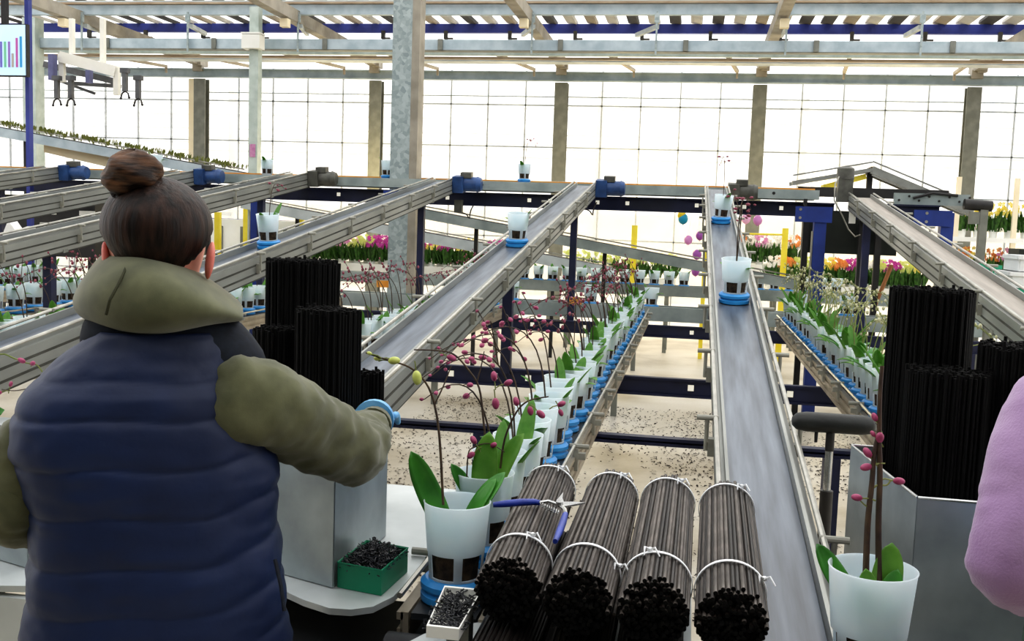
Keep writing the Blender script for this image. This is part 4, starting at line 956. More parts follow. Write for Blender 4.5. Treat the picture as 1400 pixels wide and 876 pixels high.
# ------------------------------------------------------------------ stake bundles
def hexpack(Rb, r):
    P = []; st = 2*r*1.02; n = int(Rb/st)+2
    for j in range(-n, n+1):
        for i in range(-n, n+1):
            x = st*(i+.5*(j % 2)); y = st*j*.866
            if hypot(x, y) <= Rb-r: P.append((x, y))
    return P
def bundle(name_label, origin, axis, Rb, L, mat, view, ties=(), rs=.0030, group=None, nvis=100, jit=.008, seed=1, squash=1, tiltrot=None, dust=None):
    """origin: centre of the lower/near end, axis 'z' or 'y'."""
    rr = random.Random(seed); t = thing('stake_bundle', name_label, 'bundle of stakes', origin, group)
    sm = MB().tube([(0, 0, 0), (0, 0, L*.5), (0, 0, L)], rs, 7).mesh('stake', 50); sm.materials.append(MATS[mat]); sm.materials.append(MATS['stake_black'])
    for p_ in sm.polygons:
        if abs(p_.normal.z) > .9: p_.material_index = 1  # black end faces carry the shade of the bundle fronts
    sm2 = sm
    if dust: sm2 = sm.copy(); sm2.materials[0] = MATS[dust]
    P = hexpack(Rb, rs); view = V(view).normalized()
    sc = []
    for (x, y) in P:
        d = V((x, y, 0)) ; sc.append(((d.dot(view))+.35*d.length, x, y))
    sc.sort(reverse=True)
    rest = MB()
    for k, (s, x, y) in enumerate(sc):
        z = rr.uniform(-jit, jit)*(1.0 if rr.random() > .08 else 2.2); jx, jy = rr.uniform(-.0004, .0004), rr.uniform(-.0004, .0004)*1
        if k < nvis:
            o = inst('stake', sm2 if (dust and rr.random() < .6) else sm, t)
            if axis == 'z': o.location = (x+jx, y+jy, z); o.rotation_euler = (rr.uniform(-.004, .004), rr.uniform(-.004, .004), 0)
            else: o.location = (x+jx, z, y+jy); o.rotation_euler = (-pi/2, 0, 0)
        else:
            if axis == 'z': rest.tube([V((x+jx, y+jy, z)), V((x+jx, y+jy, z+L))], rs, 6)
            else: rest.tube([V((x+jx, z, y+jy)), V((x+jx, z+L, y+jy))], rs, 6)
    part('stakes', rest, 'stake_black', t, 'inner stakes of the bundle', world=False, ang=50, fix=False, kind='stuff')
    for f, knot in ties:
        ring = []; n = 40; bm_ = MB(); rows = [[], []]
        for k in range(n):
            a = 2*pi*k/n; r = Rb+.0008; off = .004*sin(a*2+f*9)
            for j, wv in enumerate((-.004, .004)):
                rows[j].append(V((r*cos(a), f*L+off+wv, r*sin(a))) if axis == 'y' else V((r*cos(a), r*sin(a), f*L+off+wv)))
        me = MB().loft(rows, False).mesh('tie', 60, False); me = modmesh(me, solid=.0014, off=1); me.materials.append(MATS['tie'])
        o = part('tie', me, 'tie', t, world=False)
        ka = knot; kp = V(((Rb+.003)*cos(ka), f*L, (Rb+.003)*sin(ka))) if axis == 'y' else V(((Rb+.003)*cos(ka), (Rb+.003)*sin(ka), f*L))
        km = MB().ball(kp, (.005, .004, .004), 8, 6)
        for sg in (-1, 1): km.tube([kp, kp+V((sg*.008, -.008, .006)), kp+V((sg*.012+.004, -.018, -.004))], [.002, .0018, .001], 5)
        part('knot', km, 'tie', o, world=False)
    if tiltrot: t.rotation_euler = tiltrot
    return t
RB = .0545; ZB = 1.039+RB
for i, (x, y, rz, kn, lb) in enumerate(((-.247, 1.475, .035, 1.2, 'leftmost lying bundle of dark plant stakes, with the secateurs on it'), (-.140, 1.455, -.005, .4, 'lying bundle of dark stakes, second from the left'), (-.029, 1.445, -.01, 1.8, 'lying bundle of dark stakes, third from the left'), (.0815, 1.435, -.02, .55, 'rightmost lying bundle of dark stakes, beside the middle belt'))):
    t = bundle(lb, (x, y, ZB), 'y', RB, .625, 'stake', (0, .9, 0), ((.185, kn), (.945, 1.1)), seed=20+i, group='stake bundles lying in front', jit=.009, dust='stake_dust', rs=.0034)
    t.rotation_euler = (0, 0, rz)
for i, (x, y, lb) in enumerate(((-.256, 1.405, 'lower lying stake bundle beneath the leftmost one'), (-.145, 1.39, 'lower lying stake bundle beneath the second one'), (-.034, 1.385, 'lower lying stake bundle beneath the third one'))):
    bundle(lb, (x, y, ZB-2*RB-.002), 'y', RB, .62, 'stake', (0, .2, .0), (), seed=30+i, group='stake bundles lying in front', jit=.011, rs=.0034)
t = thing('bundle_bench', 'steel bench plate under the lying stake bundles', 'bench', (-.08, 1.75, 0))
part('plate', MB().box((-.142, 1.72, 1.037-2*RB-.009), (.35, .66, .012)), 'sheet', t)
for x in (-.29, 0):
    for y in (1.5, 2.02): part('leg', MB().box((x, y, .459), (.035, .035, .918)), 'galv_dark', t)
# a few loose stakes between bundles
t = thing('loose_stake', 'loose dark stake lying between the second and third bundles', 'stake', (-.084, 1.5, 1.09))
part('stake', MB().tube([(-.087, 1.47, 1.075), (-.083, 2.03, 1.10)], .003, 7), 'stake_dust', t)
# sheet metal bins
def sheet_bin(label, O, u, v, Lu, Lv, hgt, z0=.957):
    u, v = V(u).normalized(), V(v).normalized(); O = V((O[0], O[1], z0)); t = thing('stake_bin', label, 'metal bin', O)
    up = V((0, 0, 1)); th = .003
    def panel(a, b): 
        part('side_panel', MB().beam(a+up*hgt/2, b+up*hgt/2, hgt, th, up=(b-a).normalized().cross(up)), 'sheet', t, ang=None)
    A, B, C_, D_ = O, O+u*Lu, O+u*Lu+v*Lv, O+v*Lv
    for a, b in ((A, B), (B, C_), (C_, D_), (D_, A)): panel(a, b)
    part('floor_panel', MB().add([A, B, C_, D_, A+up*.004, B+up*.004, C_+up*.004, D_+up*.004], [(3, 2, 1, 0), (4, 5, 6, 7), (0, 1, 5, 4), (1, 2, 6, 5), (2, 3, 7, 6), (3, 0, 4, 7)]), 'sheet', t)
    part('rim', MB().tube([A+up*hgt, B+up*hgt, C_+up*hgt, D_+up*hgt, A+up*hgt], .003, 6), 'steel', t)
    return t, A, u, v
A1 = az(455, 803, .957)
sheet_bin('sheet metal stake bin between the woman and the green box', A1, (-.93, .36, 0), (.0, 1, 0), .34, .33, .235)
zf = .962
def stand(px, top, D, Rb, L, lb, seed, grp, rot=None, nvis=70):
    p = ad(px, top, D); 
    bundle(lb, (p.x, p.y, p.z-L), 'z', Rb, L, 'stake_black', (-p.x, -p.y, 0), (), seed=seed, group=grp, nvis=nvis, jit=.006, tiltrot=rot, rs=.0034)
stand(413, 357, 2.22, .080, .58, 'tall black stake bundle standing at the back of the left bin', 41, 'standing stakes in the left bin')
stand(449, 424, 2.03, .068, .49, 'black stake bundle standing in front, behind the woman\'s arm', 42, 'standing stakes in the left bin')
stand(377, 449, 2.08, .048, .46, 'low black stake bundle at the left, next to the collar of the vest', 43, 'standing stakes in the left bin')
stand(507, 508, 2.42, .034, .385, 'short narrow black stake bundle at the gloved hand', 44, 'standing stakes in the left bin')
for px, lb, y0 in ((366, 'single black stake upright left of the tall bundle', 358), (464, 'single black stake leaning right of the tall bundle', 360)):
    p = ad(px, y0, 2.12 if px < 400 else 2.16); single('loose_stake', MB().tube([p, V((p.x-(.012 if px > 400 else 0), p.y, .965))], .0034, 7), 'stake_black', lb, 'stake', 'single stakes in the left bin')
# right bin and bundles
A2 = ad(1255, 680, 1.78)
t, _, _, _ = sheet_bin('sheet metal stake bin at the right, in front of the lilac sleeve', (A2.x, A2.y), (1, -.02, 0), (-.12, 1, 0), .5, .42, A2.z-.90, .90)
part('label_scrap', MB().add([ad(x, y, 1.775) for x, y in ((1304, 722), (1308, 709), (1313, 722), (1308, 735))], [(0, 1, 2, 3)]), 'white_paint', t, 'scraped white patch')
part('label_scrap', MB().add([ad(x, y, 1.775) for x, y in ((1293, 712), (1296, 710), (1297, 718), (1294, 719))], [(0, 1, 2, 3)]), 'white_paint', t, 'scraped white patch')
t = thing('packing_table', 'grey packing table under the right stake bin', 'table', (.75, 2.1, 0))
part('tabletop', MB().box((.72, 2.06, .888), (.8, .6, .018)), 'table', t)
for x in (.38, 1.06):
    for y in (1.85, 2.3): part('leg', MB().box((x, y, .44), (.045, .045, .878)), 'black_metal', t)
stand(1275, 397, 2.14, .087, .585, 'tallest black stake bundle in the right bin, at the back left', 51, 'standing stakes in the right bin', nvis=90)
stand(1297, 508, 1.97, .079, .44, 'front black stake bundle in the right bin, below the tallest', 52, 'standing stakes in the right bin', nvis=90)
stand(1400, 474, 1.98, .083, .49, 'black stake bundle in the right bin at the picture edge', 53, 'standing stakes in the right bin', nvis=90)

# ------------------------------------------------------------------ left table with green box, tray, secateurs
zt = .955
poly = [az(x, y, zt) for x, y in ((450, 831), (480, 833), (510, 829), (538, 815), (556, 796), (602, 737), (530, 728))]
poly = [V((p.x, p.y, 0)) for p in poly]+[V((-.56, 2.52, 0)), V((-1.3, 2.52, 0)), V((-1.5, 2.95, 0)), V((-2.3, 2.95, 0)), V((-1.9, 1.62, 0)), V((-1.22, 1.62, 0)), V((-.73, 1.745, 0)), V((-.66, 1.70, 0))]
poly[6] = V((-.52, 2.13, 0))
t = thing('packing_table', 'grey metal packing table under the green box and left bins', 'table', (-1.1, 2.0, 0))
part('tabletop', MB().prism([(p.x, p.y) for p in poly], zt-.012, zt), 'table', t)
part('front_panel', MB().box((-1.5, 1.63, .85), (.8, .02, .17)), 'table', t)
part('under_frame', MB().box((-1.2, 2.02, zt-.035), (1.2, .04, .04)).box((-1.2, 2.3, zt-.035), (1.2, .04, .04)), 'black_metal', t)
for x in (-1.75, -.72):
    for y in (2.02, 2.3): part('leg', MB().box((x, y, .45), (.05, .05, .9)), 'black_metal', t)
A3 = az(38, 776, zt+.002)
sheet_bin('second sheet metal bin at the left edge, behind the elbow', (A3.x, A3.y), (-1, .35, 0), (-.2, 1, 0), .4, .35, .16, zt+.002)
a, b, c = az(461, 803, zt), az(521, 815, zt), az(557, 782, zt)
d = a+(c-b); t = thing('green_box', 'open green plastic box heaped with black clips', 'box', (a+c)/2)
def obox(cs, z0, z1, th):
    cen = sum(cs, V())/4; o = [V((p.x, p.y, 0)) for p in cs]; i_ = [V((p.x+(cen.x-p.x)*th, p.y+(cen.y-p.y)*th, 0)) for p in cs]
    up = V((0, 0, 1)); vs = [p+up*z0 for p in o]+[p+up*z1 for p in o]+[p+up*z1 for p in i_]+[p+up*(z0+.004) for p in i_]
    fs = [(3, 2, 1, 0), (12, 13, 14, 15)]
    for k in range(4): k2 = (k+1) % 4; fs += [(k, k2, 4+k2, 4+k), (4+k, 4+k2, 8+k2, 8+k), (8+k, 8+k2, 12+k2, 12+k)]
    return MB().add(vs, fs)
part('body', obox([a, b, c, d], zt+.001, zt+.049, .05), 'green_box', t, ang=None)
part('rim', MB().tube([p+V((0, 0, .049)) for p in (a, b, c, d, a)], .0016, 5), 'green_box', t)
def clip_heap(quad, z, rise, n, seed, size=.012):
    rr = random.Random(seed); mb = MB(); A, B, C_, D_ = quad
    for _ in range(n):
        u, v = rr.uniform(.06, .94), rr.uniform(.06, .94); p = A.lerp(B, u).lerp(D_.lerp(C_, u), v)
        hgt = rise*(1-abs(2*u-1)**2)*(1-abs(2*v-1)**2); p.z = z+hgt*rr.uniform(.35, 1)
        q = rotm(rr.uniform(-.7, .7), rr.uniform(-.7, .7), rr.uniform(0, 6.28)); s = size*rr.uniform(.8, 1.3)
        pts = [V((-s, 0, 0)), V((-.3*s, 0, .1*s)), V((.3*s, .1*s, 0)), V((.8*s, .25*s, .1*s)), V((1.0*s, -.1*s, .2*s)), V((.75*s, -.3*s, .1*s))]
        mb.tube([p+q @ k for k in pts], .0011, 5)
    return mb
single('clip_heap', clip_heap([a, b, c, d], zt+.036, .035, 520, 3), 'clip', 'heap of small black plant clips filling the green box', 'clips', kind='stuff', fix=False)
zt2 = 1.045
ta, tb_, tc_, td = V((-.362, 1.43, 0)), V((-.312, 1.43, 0)), V((-.312, 1.60, 0)), V((-.376, 1.60, 0))
t = thing('clip_tray', 'small pale metal tray of clips on a post, left of the lying bundles', 'tray', (-.33, 1.52, 0))
part('tray', obox([ta, tb_, tc_, td], zt2-.018, zt2, .07), 'white_paint', t, ang=None)
part('post', MB().box((-.33, 1.52, (zt2-.018)/2), (.035, .035, zt2-.018)), 'alu', t)
part('base_plate', MB().box((-.33, 1.52, .01), (.16, .16, .02)), 'alu', t)
single('clip_heap', clip_heap([ta, tb_, tc_, td], zt2-.012, .016, 170, 9), 'clip', 'loose black clips lying in the small metal tray', 'clips', kind='stuff', fix=False)
# dark cross belt in front of row A
t = thing('rubber_belt', 'black rubber transfer belt in front of the nearest pot', 'belt', (-.46, 1.45, 0))
part('belt', MB().box((-.46, 1.44, .872), (.22, .52, .03)), 'rubber', t)
part('belt', MB().box((-.71, 1.79, .86), (.72, .3, .03)), 'rubber', t)
part('frame', MB().box((-.71, 1.66, .835), (.72, .02, .08)), 'black_metal', t)
part('roller', MB().cyl((-.5, 1.69, .875), (-.35, 1.69, .875), .04, seg=20), 'rubber', t)
part('frame', MB().box((-.36, 1.44, .85), (.015, .52, .07)), 'black_metal', t)
for x, y in ((-.52, 1.25), (-.39, 1.25), (-.52, 1.62), (-.39, 1.62)): part('leg', MB().box((x, y, .43), (.03, .03, .858)), 'black_metal', t)
t = thing('guide_plate', 'curved pale metal plate under the clip tray', 'plate', (-.33, 1.42, .9))
q = [az(x, y, .93) for x, y in ((545, 884), (580, 866), (640, 852), (660, 850), (662, 900), (545, 900))]
part('plate', MB().prism([(p.x, p.y) for p in q], .922, .93), 'table', t)
part('post', MB().box((q[3].x-.03, q[3].y-.04, .461), (.03, .03, .922)), 'galv_dark', t)
# secateurs on the leftmost bundle
zs = 1.039+2*RB+.006
t = thing('secateurs', 'secateurs with dark blue grips lying on the leftmost stake bundle', 'secateurs', az(765, 690, zs))
S = lambda x, y, dz=0: az(x, y, zs)+V((0, 0, dz))
h1 = part('handle', MB().tube([S(674, 690), S(690, 690, .002), S(712, 688, .002), S(730, 686), S(738, 687)], [.0045, .0062, .0066, .0058, .0046], 10), 'sec_blue', t, ang=60)
h2 = part('handle', MB().tube([S(773, 703), S(770, 713), S(765, 726), S(759, 740)], [.005, .0062, .006, .0042], 10), 'sec_blue', t, ang=60)
part('tang', MB().tube([S(736, 687), S(750, 685), S(765, 690)], .0032, 6).tube([S(774, 703), S(772, 696), S(765, 690)], .0036, 6), 'steel', t)
part('pivot', MB().cyl(S(765, 690, -.003), S(765, 690, .006), .0065, seg=14), 'steel', t)
def blade(pts): 
    f = [S(x, y, -.001) for x, y in pts]; g = [S(x, y, .002) for x, y in pts]; n = len(f)
    return MB().add(f+g, [tuple(range(n-1, -1, -1)), tuple(range(n, 2*n))]+[(i, (i+1) % n, n+(i+1) % n, n+i) for i in range(n)])
part('blade', blade([(760, 686), (765, 680), (770, 674), (769, 682), (772, 690)]), 'steel', t)
part('blade', blade([(766, 694), (768, 687), (784, 687), (800, 688), (784, 691)]), 'steel', t)
sp = []
for k in range(60):
    f = k/59; c_ = S(738+26*f, 690+12*f, .002); an = k*.9; sp.append(c_+V((.0, .004*cos(an), .004*sin(an))))
part('spring', MB().tube(sp, .0009, 5), 'steel', t)

# standing support cushion right of the middle belt
a, b = ad(1086, 575, 2.62), ad(1193, 582, 2.62)
t = thing('standing_support', 'black padded support bar on an adjustable post at right of the belt', 'standing support', (ad(1140, 590, 2.62).x, a.y, 0))
dv = (b-a).normalized()
part('cushion', MB().tube([a-dv*.004, a+dv*.006, a+dv*.03, b-dv*.03, b-dv*.006, b+dv*.004], [.012, .021, .0255, .0255, .022, .012], 20), 'cushion', t, ang=60)
c = a.lerp(b, .47); c.z = a.z
part('inner_tube', MB().cyl((c.x, c.y, .9), (c.x, c.y, c.z-.015), .010), 'steel', t)
part('upper_sleeve', MB().cyl((c.x, c.y, c.z-.075), (c.x, c.y, c.z-.012), .0112), 'post_dark', t)
part('outer_tube', MB().cyl((c.x, c.y, .02), (c.x, c.y, .985), .0165), 'post_dark', t)
part('lever', MB().tube([(c.x-.035, c.y, c.z-.02), (c.x-.035, c.y, c.z-.055)], [.005, .004], 8), 'post_dark', t)
part('foot', MB().cyl((c.x, c.y, 0), (c.x, c.y, .02), .12, seg=28), 'post_dark', t)

# ------------------------------------------------------------------ people
def ring(cn, a, b, fr, rt, n=48, ex=2.4):
    out = []
    for k in range(n):
        t = 2*pi*k/n; cx, sx = cos(t), sin(t)
        out.append(cn + rt*(a*math.copysign(abs(cx)**(2/ex), cx)) + fr*(b*math.copysign(abs(sx)**(2/ex), sx)))
    return out
def interp(tab, z):
    for i in range(len(tab)-1):
        if tab[i][0] <= z <= tab[i+1][0]:
            f = (z-tab[i][0])/(tab[i+1][0]-tab[i][0]); f = f*f*(3-2*f) if False else f
            return [tab[i][k]*(1-f)+tab[i+1][k]*f for k in range(1, len(tab[i]))]
    return list(tab[0][1:]) if z < tab[0][0] else list(tab[-1][1:])
def hand(wrist, dirv, upv, s=1, spread=.28, curl=.9):
    """palm, four unequal fingers and a thumb, each finger its own chain, as one mesh."""
    d = V(dirv).normalized(); n = V(upv); n = (n-d*n.dot(d)).normalized(); sd = d.cross(n)
    meshes = [skin('palm', [[(wrist-d*.01, .022*s), (wrist+d*.03, (.034*s, .018*s)), (wrist+d*.072*s, (.036*s, .014*s))]], 2)]
    for k, (off, L, r) in enumerate(((-.030, .068, .0085), (-.010, .078, .009), (.011, .073, .0088), (.030, .058, .0078))):
        p = wrist+d*.068*s+sd*off*s; dd = (d+sd*off*spread*8).normalized(); pts = [(p-d*.012, r*s)]; 
        for j, f in enumerate((.42, .33, .25)):
            ang_ = curl*(.35+.45*j); q = (dd*cos(ang_)-n*sin(ang_)); p = p+q*L*f*s; pts.append((p, r*s*(1-.1*j)))
        meshes.append(skin('finger', [pts], 2))
    p = wrist+d*.022*s-sd*.03*s; dd = (d*.6-sd*.8-n*.3).normalized(); pts = [(p+sd*.012, .011*s), (p+dd*.025*s, .0105*s), (p+dd*.045*s+d*.008*s-n*.004, .0095*s), (p+dd*.058*s+d*.022*s-n*.01, .008*s)]
    meshes.append(skin('thumb', [pts], 2))
    bm = bmesh.new()
    for m in meshes: bm.from_mesh(m)
    me = bpy.data.meshes.new('hand'); bm.to_mesh(me); bm.free(); me.shade_smooth(); return me
def joinm(name, ms):
    bm = bmesh.new()
    for m in ms: bm.from_mesh(m)
    me = bpy.data.meshes.new(name); bm.to_mesh(me); bm.free(); me.shade_smooth(); return me

# --- woman with bun
DP = 1.5
pc = ad(203, 560, DP); base = V((pc.x, pc.y, 0)); fw = V((pc.x, pc.y, 0)).normalized(); rt = V((fw.y, -fw.x, 0)); UPV = V((0, 0, 1))
Lc = lambda r, f, z: base+rt*r+fw*f+UPV*z
hc = ad(215, 312, DP)            # head centre
hr = (hc-base).dot(rt)
sh_r = ad(352, 545, 1.5); el_r = ad(484, 622, 1.70); wr_r = ad(511, 580, 1.93)
sh_l = Lc(-.142, .01, 1.325); el_l = ad(8, 708, 1.46); wr_l = Lc(-.13, .33, 1.10)
hip = 0.92
def person_body(name, Lc, hz, hr, sh_r, el_r, wr_r, sh_l, el_l, wr_l, hn):
    ch = [[(Lc(0, 0, .93), (.125, .09)), (Lc(0, .01, 1.05), (.11, .085)), (Lc(0, .0, 1.2), (.12, .09)), (Lc(0, 0, 1.33), (.10, .075)), (Lc(hr*.5, .0, 1.43), .05), (Lc(hr, .01, hz-.11), .048), (Lc(hr, .03, hz-.045), (.062, .072)), (Lc(hr, .02, hz+.02), (.071, .084)), (Lc(hr, .02, hz+.062), (.05, .06))],
          [3, (sh_r, .05), (sh_r.lerp(el_r, .5), .043), (el_r, .038), (el_r.lerp(wr_r, .5), .034), (wr_r, .025)],
          [3, (sh_l, .05), (sh_l.lerp(el_l, .5), .043), (el_l, .038), (el_l.lerp(wr_l, .5), .034), (wr_l, .025)],
          [0, (Lc(.085, 0, .84), .078), (Lc(.09, .01, .48), .052), (Lc(.095, -.01, .1), .036), (Lc(.1, .12, .035), .03)],
          [0, (Lc(-.085, 0, .84), .078), (Lc(-.09, .01, .48), .052), (Lc(-.095, -.01, .1), .036), (Lc(-.1, .12, .035), .03)]]
    b = skin(name, ch, 2)
    # face: nose, brow, eyes, mouth, ears
    f = MB(); fc = lambda r, f_, z: Lc(hr+r, .02+f_, hz+z)
    f.tube([fc(0, .085, .012), fc(0, .098, -.015), fc(0, .094, -.026)], [.006, .011, .008], 8)
    for s in (-1, 1):
        f.ball(fc(s*.03, .078, .012), .011, 10, 8)
    f.tube([fc(-.02, .082, -.052), fc(0, .09, -.05), fc(.02, .082, -.052)], [.003, .007, .003], 8)
    hands = [hand(wr_r, hn[0], UPV), hand(wr_l, hn[1], UPV)]
    return joinm(name, [b, f.mesh('face', 60)]), hands
me, hands = person_body('person', Lc, hc.z, hr, sh_r, el_r, wr_r, sh_l, el_l, wr_l, ((wr_r-el_r)+UPV*.02, (wr_l-el_l)))
me.transform(Matrix.Translation(-base)); me.materials.append(MATS['skin'])
W = bpy.data.objects.new('person', me); link(W); W.location = base; OFF[W.name] = base
tag(W, 'person with hair bun in navy quilted vest over olive hoodie, seen from behind', 'person')
# ears
for s, px in ((1, 287), (-1, 146)):
    c = ad(px, 356, 1.49); q = rotm(0, 0, 0)
    part('ear', MB().ball(c, (.0065, .017, .028), 12, 10, Matrix.Rotation(math.atan2(-fw.x, fw.y), 3, 'Z') @ rotm(.1, s*.12, 0)), 'ear_skin', W, 'pink ear', ang=80)
# hair: cap over the skull, pulled up into a bun
hm = []; n = 56; m = 36; hcen = ad(215, 312, DP)+fw*.02
for i in range(m+1):
    t = pi*i/m; row = []
    for k in range(n):
        a = 2*pi*k/n      # a = -pi/2 : straight back
        x, y, z = sin(t)*cos(a), sin(t)*sin(a), cos(t)
        sgn = ((a+pi/2+pi) % (2*pi))-pi; back = abs(sgn)     # 0 at the back
        b0 = .55 if sgn > 0 else .8
        zl = -.82 if back < b0 else (-.82+(back-b0)*(.95 if sgn > 0 else 1.35) if back < 1.35 else min(.5, -.08+(back-1.35)*.5))
        rx, ry, rz = .0805, .101, .0765
        if z < 0: rx *= 1-.20*(-z)**2; rz = .088
        k_ = 1.0 if z > zl else max(.86, 1-.9*(zl-z))
        st = 1+.006*sin(a*23+z*3)*(1-abs(z))
        row.append(hcen+rt*(x*rx*k_*st)+fw*(y*ry*k_*st)+UPV*(z*rz*k_))
    hm.append(row)
hair = part('hair', MB().loft(hm, False), 'hair', W, 'dark brown hair pulled up tight', ang=80)
bc = ad(181, 238, 1.47); bm_ = []
for i in range(25):
    t = pi*i/24; row = []
    for k in range(40):
        a = 2*pi*k/40; x, y, z = sin(t)*cos(a), sin(t)*sin(a), cos(t)
        s = 1+.07*sin(3*a+5*z)+.02*sin(11*a-9*z)+.03*noise.noise(V((x, y, z))*2)
        row.append(bc+rt*(x*.0405*s)+fw*(y*.04*s)+UPV*(z*.034*s)+rt*(z*.004))
    bm_.append(row)
bun = part('hair_bun', MB().loft(bm_, False), 'bun', hair, 'round brown top bun', ang=80)
part('bun_base', MB().tube([bc+V((0, 0, -.018))+rt*.002, bc+V((0, 0, -.035))+rt*.008+fw*.01, bc+V((0, 0, -.055))+rt*.014+fw*.02], [.034, .026, .04], 20), 'hair', hair, ang=80)
# vest
tab = [(.93, .010, .198, .145), (1.00, .012, .195, .142), (1.09, .012, .184, .138), (1.20, .009, .173, .132), (1.26, .006, .180, .130), (1.30, -.006, .184, .128), (1.35, -.014, .174, .122), (1.39, -.010, .158, .112), (1.42, -.004, .138, .098), (1.45, .006, .112, .086), (1.475, .012, .092, .078)]
seams = [.945, 1.02, 1.088, 1.155, 1.225, 1.293, 1.36, 1.408, 1.475]
rings = []; z = .93; zs_ = [.93+i*(.545/150) for i in range(151)]
for z in zs_:
    cx, a, b = interp(tab, z); rg = []
    base_ring = ring(V((0, 0, 0)), a, b, V((0, 1, 0)), V((1, 0, 0)), 64, 2.5)
    for p in base_ring:
        th = math.atan2(p.y, p.x); zz = z-.0*p.x
        zq = z - (.25*max(0, p.x-.09) if z < 1.2 else (.25*max(0, p.x-.09)*(1.36-z)/.16 if z < 1.36 else 0)) + .004*sin(p.x*30)
        bul = 0
        for s0, s1 in zip(seams[:-1], seams[1:]):
            if s0 <= zq < s1: u = (zq-s0)/(s1-s0); bul = .0065*(max(0, sin(pi*u))**.4)*(1 if s1 < 1.41 else .55)
        wr = .0035*noise.noise(V((p.x*22, p.y*22, z*9)))+.003*noise.noise(V((p.x*60, p.y*60, z*50)))*(1 if bul > .002 else .3)
        k = 1+(bul-.006+wr)/max(.06, p.length)
        rg.append(base+rt*(p.x*k+cx+.004)+fw*(p.y*k)+UPV*z)
    rings.append(rg)
vest = part('vest', MB().loft(rings, True), 'vest', W, 'navy quilted padded vest', ang=80)
cr = []
for z, a, b, cx, f in ((1.420, .132, .090, .040, .016), (1.440, .129, .090, .036, .016), (1.462, .122, .089, .028, .019), (1.480, .112, .086, .022, .022), (1.49, .103, .082, .018, .024)):
    cr.append([p for p in ring(base+rt*cx+fw*f+UPV*z, a, b, fw, rt, 48, 2.2)])
part('collar', modmesh(MB().loft(cr, False).mesh('collar', 60), solid=.008), 'vest_knit', vest, 'dark knitted collar', ang=60)
part('side_zip', MB().tube([ad(376, 765, 1.44), ad(384, 800, 1.42), ad(389, 835, 1.41)], .003, 6), 'vest_knit', vest)
# sleeves
def sleeve(sh, el, wr, r, seed, tail=None, fold=1):
    rr = random.Random(seed); c = []
    pts = [(tail if tail is not None else sh, r[0])]+[(sh.lerp(el, f), r[0]+(r[1]-r[0])*f) for f in ((.0, .2, .4, .6, .8) if tail is not None else (.2, .4, .6, .8))]+[(el, r[1])]+[(el.lerp(wr, f), r[1]+(r[2]-r[1])*f) for f in (.2, .4, .6, .8, .95)]
    me = skin('sleeve', [pts], 3)
    for v in me.vertices:
        d = v.co; nn = noise.noise(d*16)*.009+noise.noise(V((d.x*40, d.y*40, d.z*60)))*.005+abs(noise.noise(V((d.x*26, d.y*26, d.z*34))))*.006; v.co = d+v.normal*nn*fold
    return me
s = part('sleeve', sleeve(sh_r, el_r, wr_r, (.073, .058, .036), 1, sh_r-rt*.09), 'hoodie', W, 'olive hoodie sleeve bent towards the stakes')
part('cuff', MB().tube([wr_r-(wr_r-el_r).normalized()*.02, wr_r+(wr_r-el_r).normalized()*.012], [.036, .033], 20), 'hoodie', s)
s = part('sleeve', sleeve(sh_l, el_l, wr_l, (.060, .050, .036), 2, sh_l+rt*.07), 'hoodie', W, 'olive hoodie sleeve at the left edge')
for hm_ in hands: part('glove', hm_, 'glove', W, 'light blue rubber glove')
dg_ = (wr_r-el_r).normalized(); gl = ad(512, 572, 1.965)
part('glove_cuff', MB().tube([gl-dg_*.02, gl, gl+dg_*.02], [.0395, .0385, .034], 24), 'glove', W, 'light blue glove cuff', ang=60)
# hood
rowspx = [(1.53, [(116, 388), (130, 358), (152, 338), (179, 330), (210, 336), (241, 351), (273, 372), (304, 393), (327, 412)]),
          (1.45, [(103, 400), (119, 372), (146, 352), (180, 343), (213, 349), (247, 366), (280, 386), (310, 404), (333, 419)]),
          (1.39, [(98, 411), (110, 396), (138, 381), (180, 374), (219, 380), (254, 394), (286, 408), (313, 419), (333, 427)]),
          (1.375, [(102, 424), (114, 422), (140, 422), (180, 424), (221, 425), (256, 426), (288, 428), (313, 431), (333, 434)]),
          (1.40, [(112, 431), (122, 438), (145, 447), (180, 454), (221, 454), (256, 448), (288, 441), (313, 438), (331, 438)]),
          (1.46, [(120, 432), (130, 441), (152, 450), (183, 457), (221, 457), (256, 450), (288, 443), (312, 438), (328, 437)])]
dofs = [.10, .05, .018, 0, 0, .012, .035, .07, .11]
rows = [[ad(x, y, D_+dofs[i]) for i, (x, y) in enumerate(pts)] for D_, pts in rowspx]
hd = modmesh(MB().grid(rows).mesh('hood', None, False), solid=.006, sub=3, off=0)
for v in hd.vertices: v.co += V((0, 0, 1))*.004*noise.noise(v.co*14)
hood = part('hood', hd, 'hoodie', W, 'olive hood hanging down the back')
part('seam', MB().tube([ad(176, 352, 1.448), ad(170, 372, 1.405), ad(160, 392, 1.384), ad(150, 410, 1.376), ad(145, 430, 1.382)], .0022, 6), 'hoodie_seam', hood)
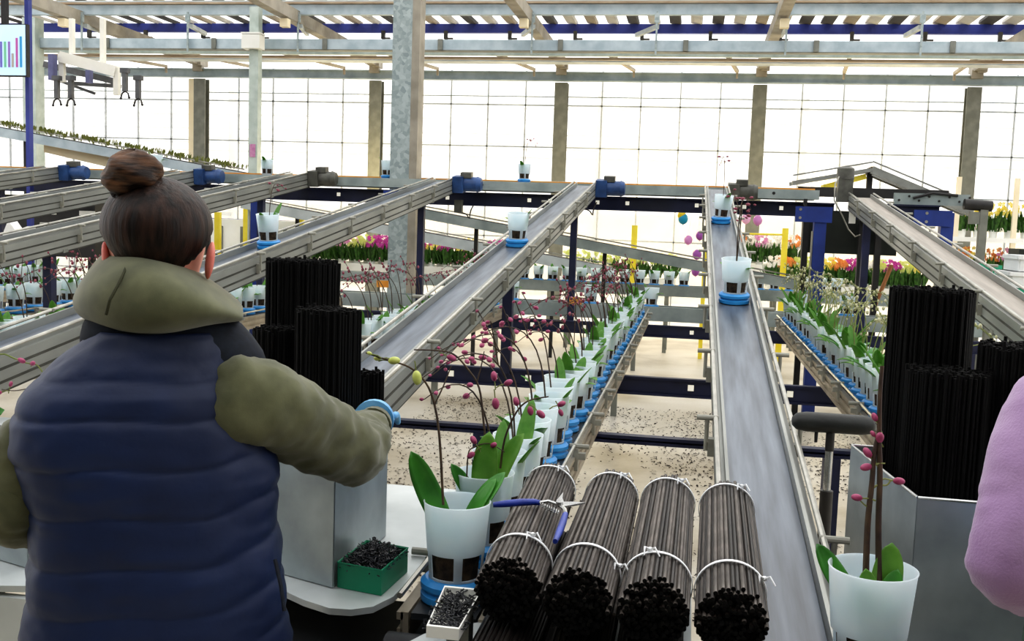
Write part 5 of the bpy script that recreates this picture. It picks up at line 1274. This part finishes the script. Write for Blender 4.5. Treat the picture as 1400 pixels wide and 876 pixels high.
# trousers and shoes
def trousers(Lc, m, par, kind='trousers'):
    me = skin(kind, [[(Lc(0, 0, .96), (.155, .11)), (Lc(0, 0, .88), (.16, .115))], [1, (Lc(.088, 0, .78), .09), (Lc(.092, .012, .48), .068), (Lc(.096, 0, .12), .056)], [1, (Lc(-.088, 0, .78), .09), (Lc(-.092, .012, .48), .068), (Lc(-.096, 0, .12), .056)]], 2)
    part('trousers', me, m, par)
    for s in (-1, 1):
        part('shoe', MB().tube([Lc(s*.097, -.07, .045), Lc(s*.097, 0, .05), Lc(s*.1, .1, .042), Lc(s*.102, .17, .034)], [.034, .045, .042, .026], 14), 'shoe', par, ang=60)
trousers(Lc, 'trouser', W)

# --- person in lilac at the right edge
pc = ad(1640, 560, 1.3); base2 = V((pc.x, pc.y, 0)); fw2 = V((.1, 1, 0)).normalized(); rt2 = V((fw2.y, -fw2.x, 0))
L2 = lambda r, f, z: base2+rt2*r+fw2*f+UPV*z
shl = ad(1450, 545, 1.22); ell = ad(1372, 785, 1.16); wrl = ad(1478, 815, 1.42)
shr = L2(.19, 0, 1.37); elr = L2(.27, .02, 1.10); wrr = L2(.2, .24, 1.08)
me, hands = person_body('person', L2, 1.56, 0, shr, elr, wrr, shl, ell, wrl, ((wrr-elr), (wrl-ell)))
me.transform(Matrix.Translation(-base2)); me.materials.append(MATS['skin'])
W2 = bpy.data.objects.new('person', me); link(W2); W2.location = base2; OFF[W2.name] = base2
tag(W2, 'person in a lilac sweater at the right edge, only the bent elbow showing', 'person')
part('sleeve', sleeve(shl, ell, wrl, (.066, .048, .036), 5, shl+rt2*.08, .45), 'lilac', W2, 'lilac sweater sleeve bent at the elbow')
part('sleeve', sleeve(shr, elr, wrr, (.066, .052, .036), 6, shr-rt2*.08), 'lilac', W2)
rg = [ring(L2(cx, 0, z), a, b, fw2, rt2, 40, 2.5) for z, cx, a, b in ((.95, 0, .175, .13), (1.05, 0, .165, .12), (1.2, 0, .165, .12), (1.3, 0, .17, .12), (1.38, 0, .155, .1), (1.42, 0, .11, .08), (1.45, 0, .07, .06))]
part('sweater', MB().loft(rg), 'lilac', W2, ang=80)
rg = [ring(L2(0, 0, z), a, b, fw2, rt2, 40, 2.5) for z, a, b in ((.55, .21, .15), (.8, .195, .145), (1.0, .18, .135), (1.12, .172, .128))]
part('apron', modmesh(MB().loft(rg, False).mesh('apron', 60), solid=.004, off=1), 'apron', W2, 'dark green apron')
part('hair', MB().ball(L2(0, -.005, 1.585), (.083, .1, .1), 20, 14), 'hair', W2, ang=80)
for hm_ in hands: part('glove', hm_, 'glove', W2)
trousers(L2, 'trouser', W2)

# ------------------------------------------------------------------ light
def lamp(kind, name, loc, energy, color, **k):
    l = bpy.data.lights.new(name, kind); l.energy = energy; l.color = color
    for a, b in k.items(): setattr(l, a, b)
    o = bpy.data.objects.new(name, l); COL.objects.link(o); o.location = loc; return o
s = lamp('SUN', 'sun', (0, 0, 10), .7, (1, .95, .86), angle=radians(25)); s.rotation_euler = (radians(-38), radians(12), 0)
for i, (x, y, z) in enumerate(((-7.5, 19, 2.6), (-3.6, 19, 2.6), (.2, 19, 2.5), (3.6, 19, 2.5), (-1, 15, 2.3), (-5, 15, 2.3), (2, 14.8, 2.4))):
    lamp('POINT', 'warm_glow_light', (x, y, z), 55, (1, .8, .42), shadow_soft_size=.25)  # added warm lights for the yellow glow low at the far wall
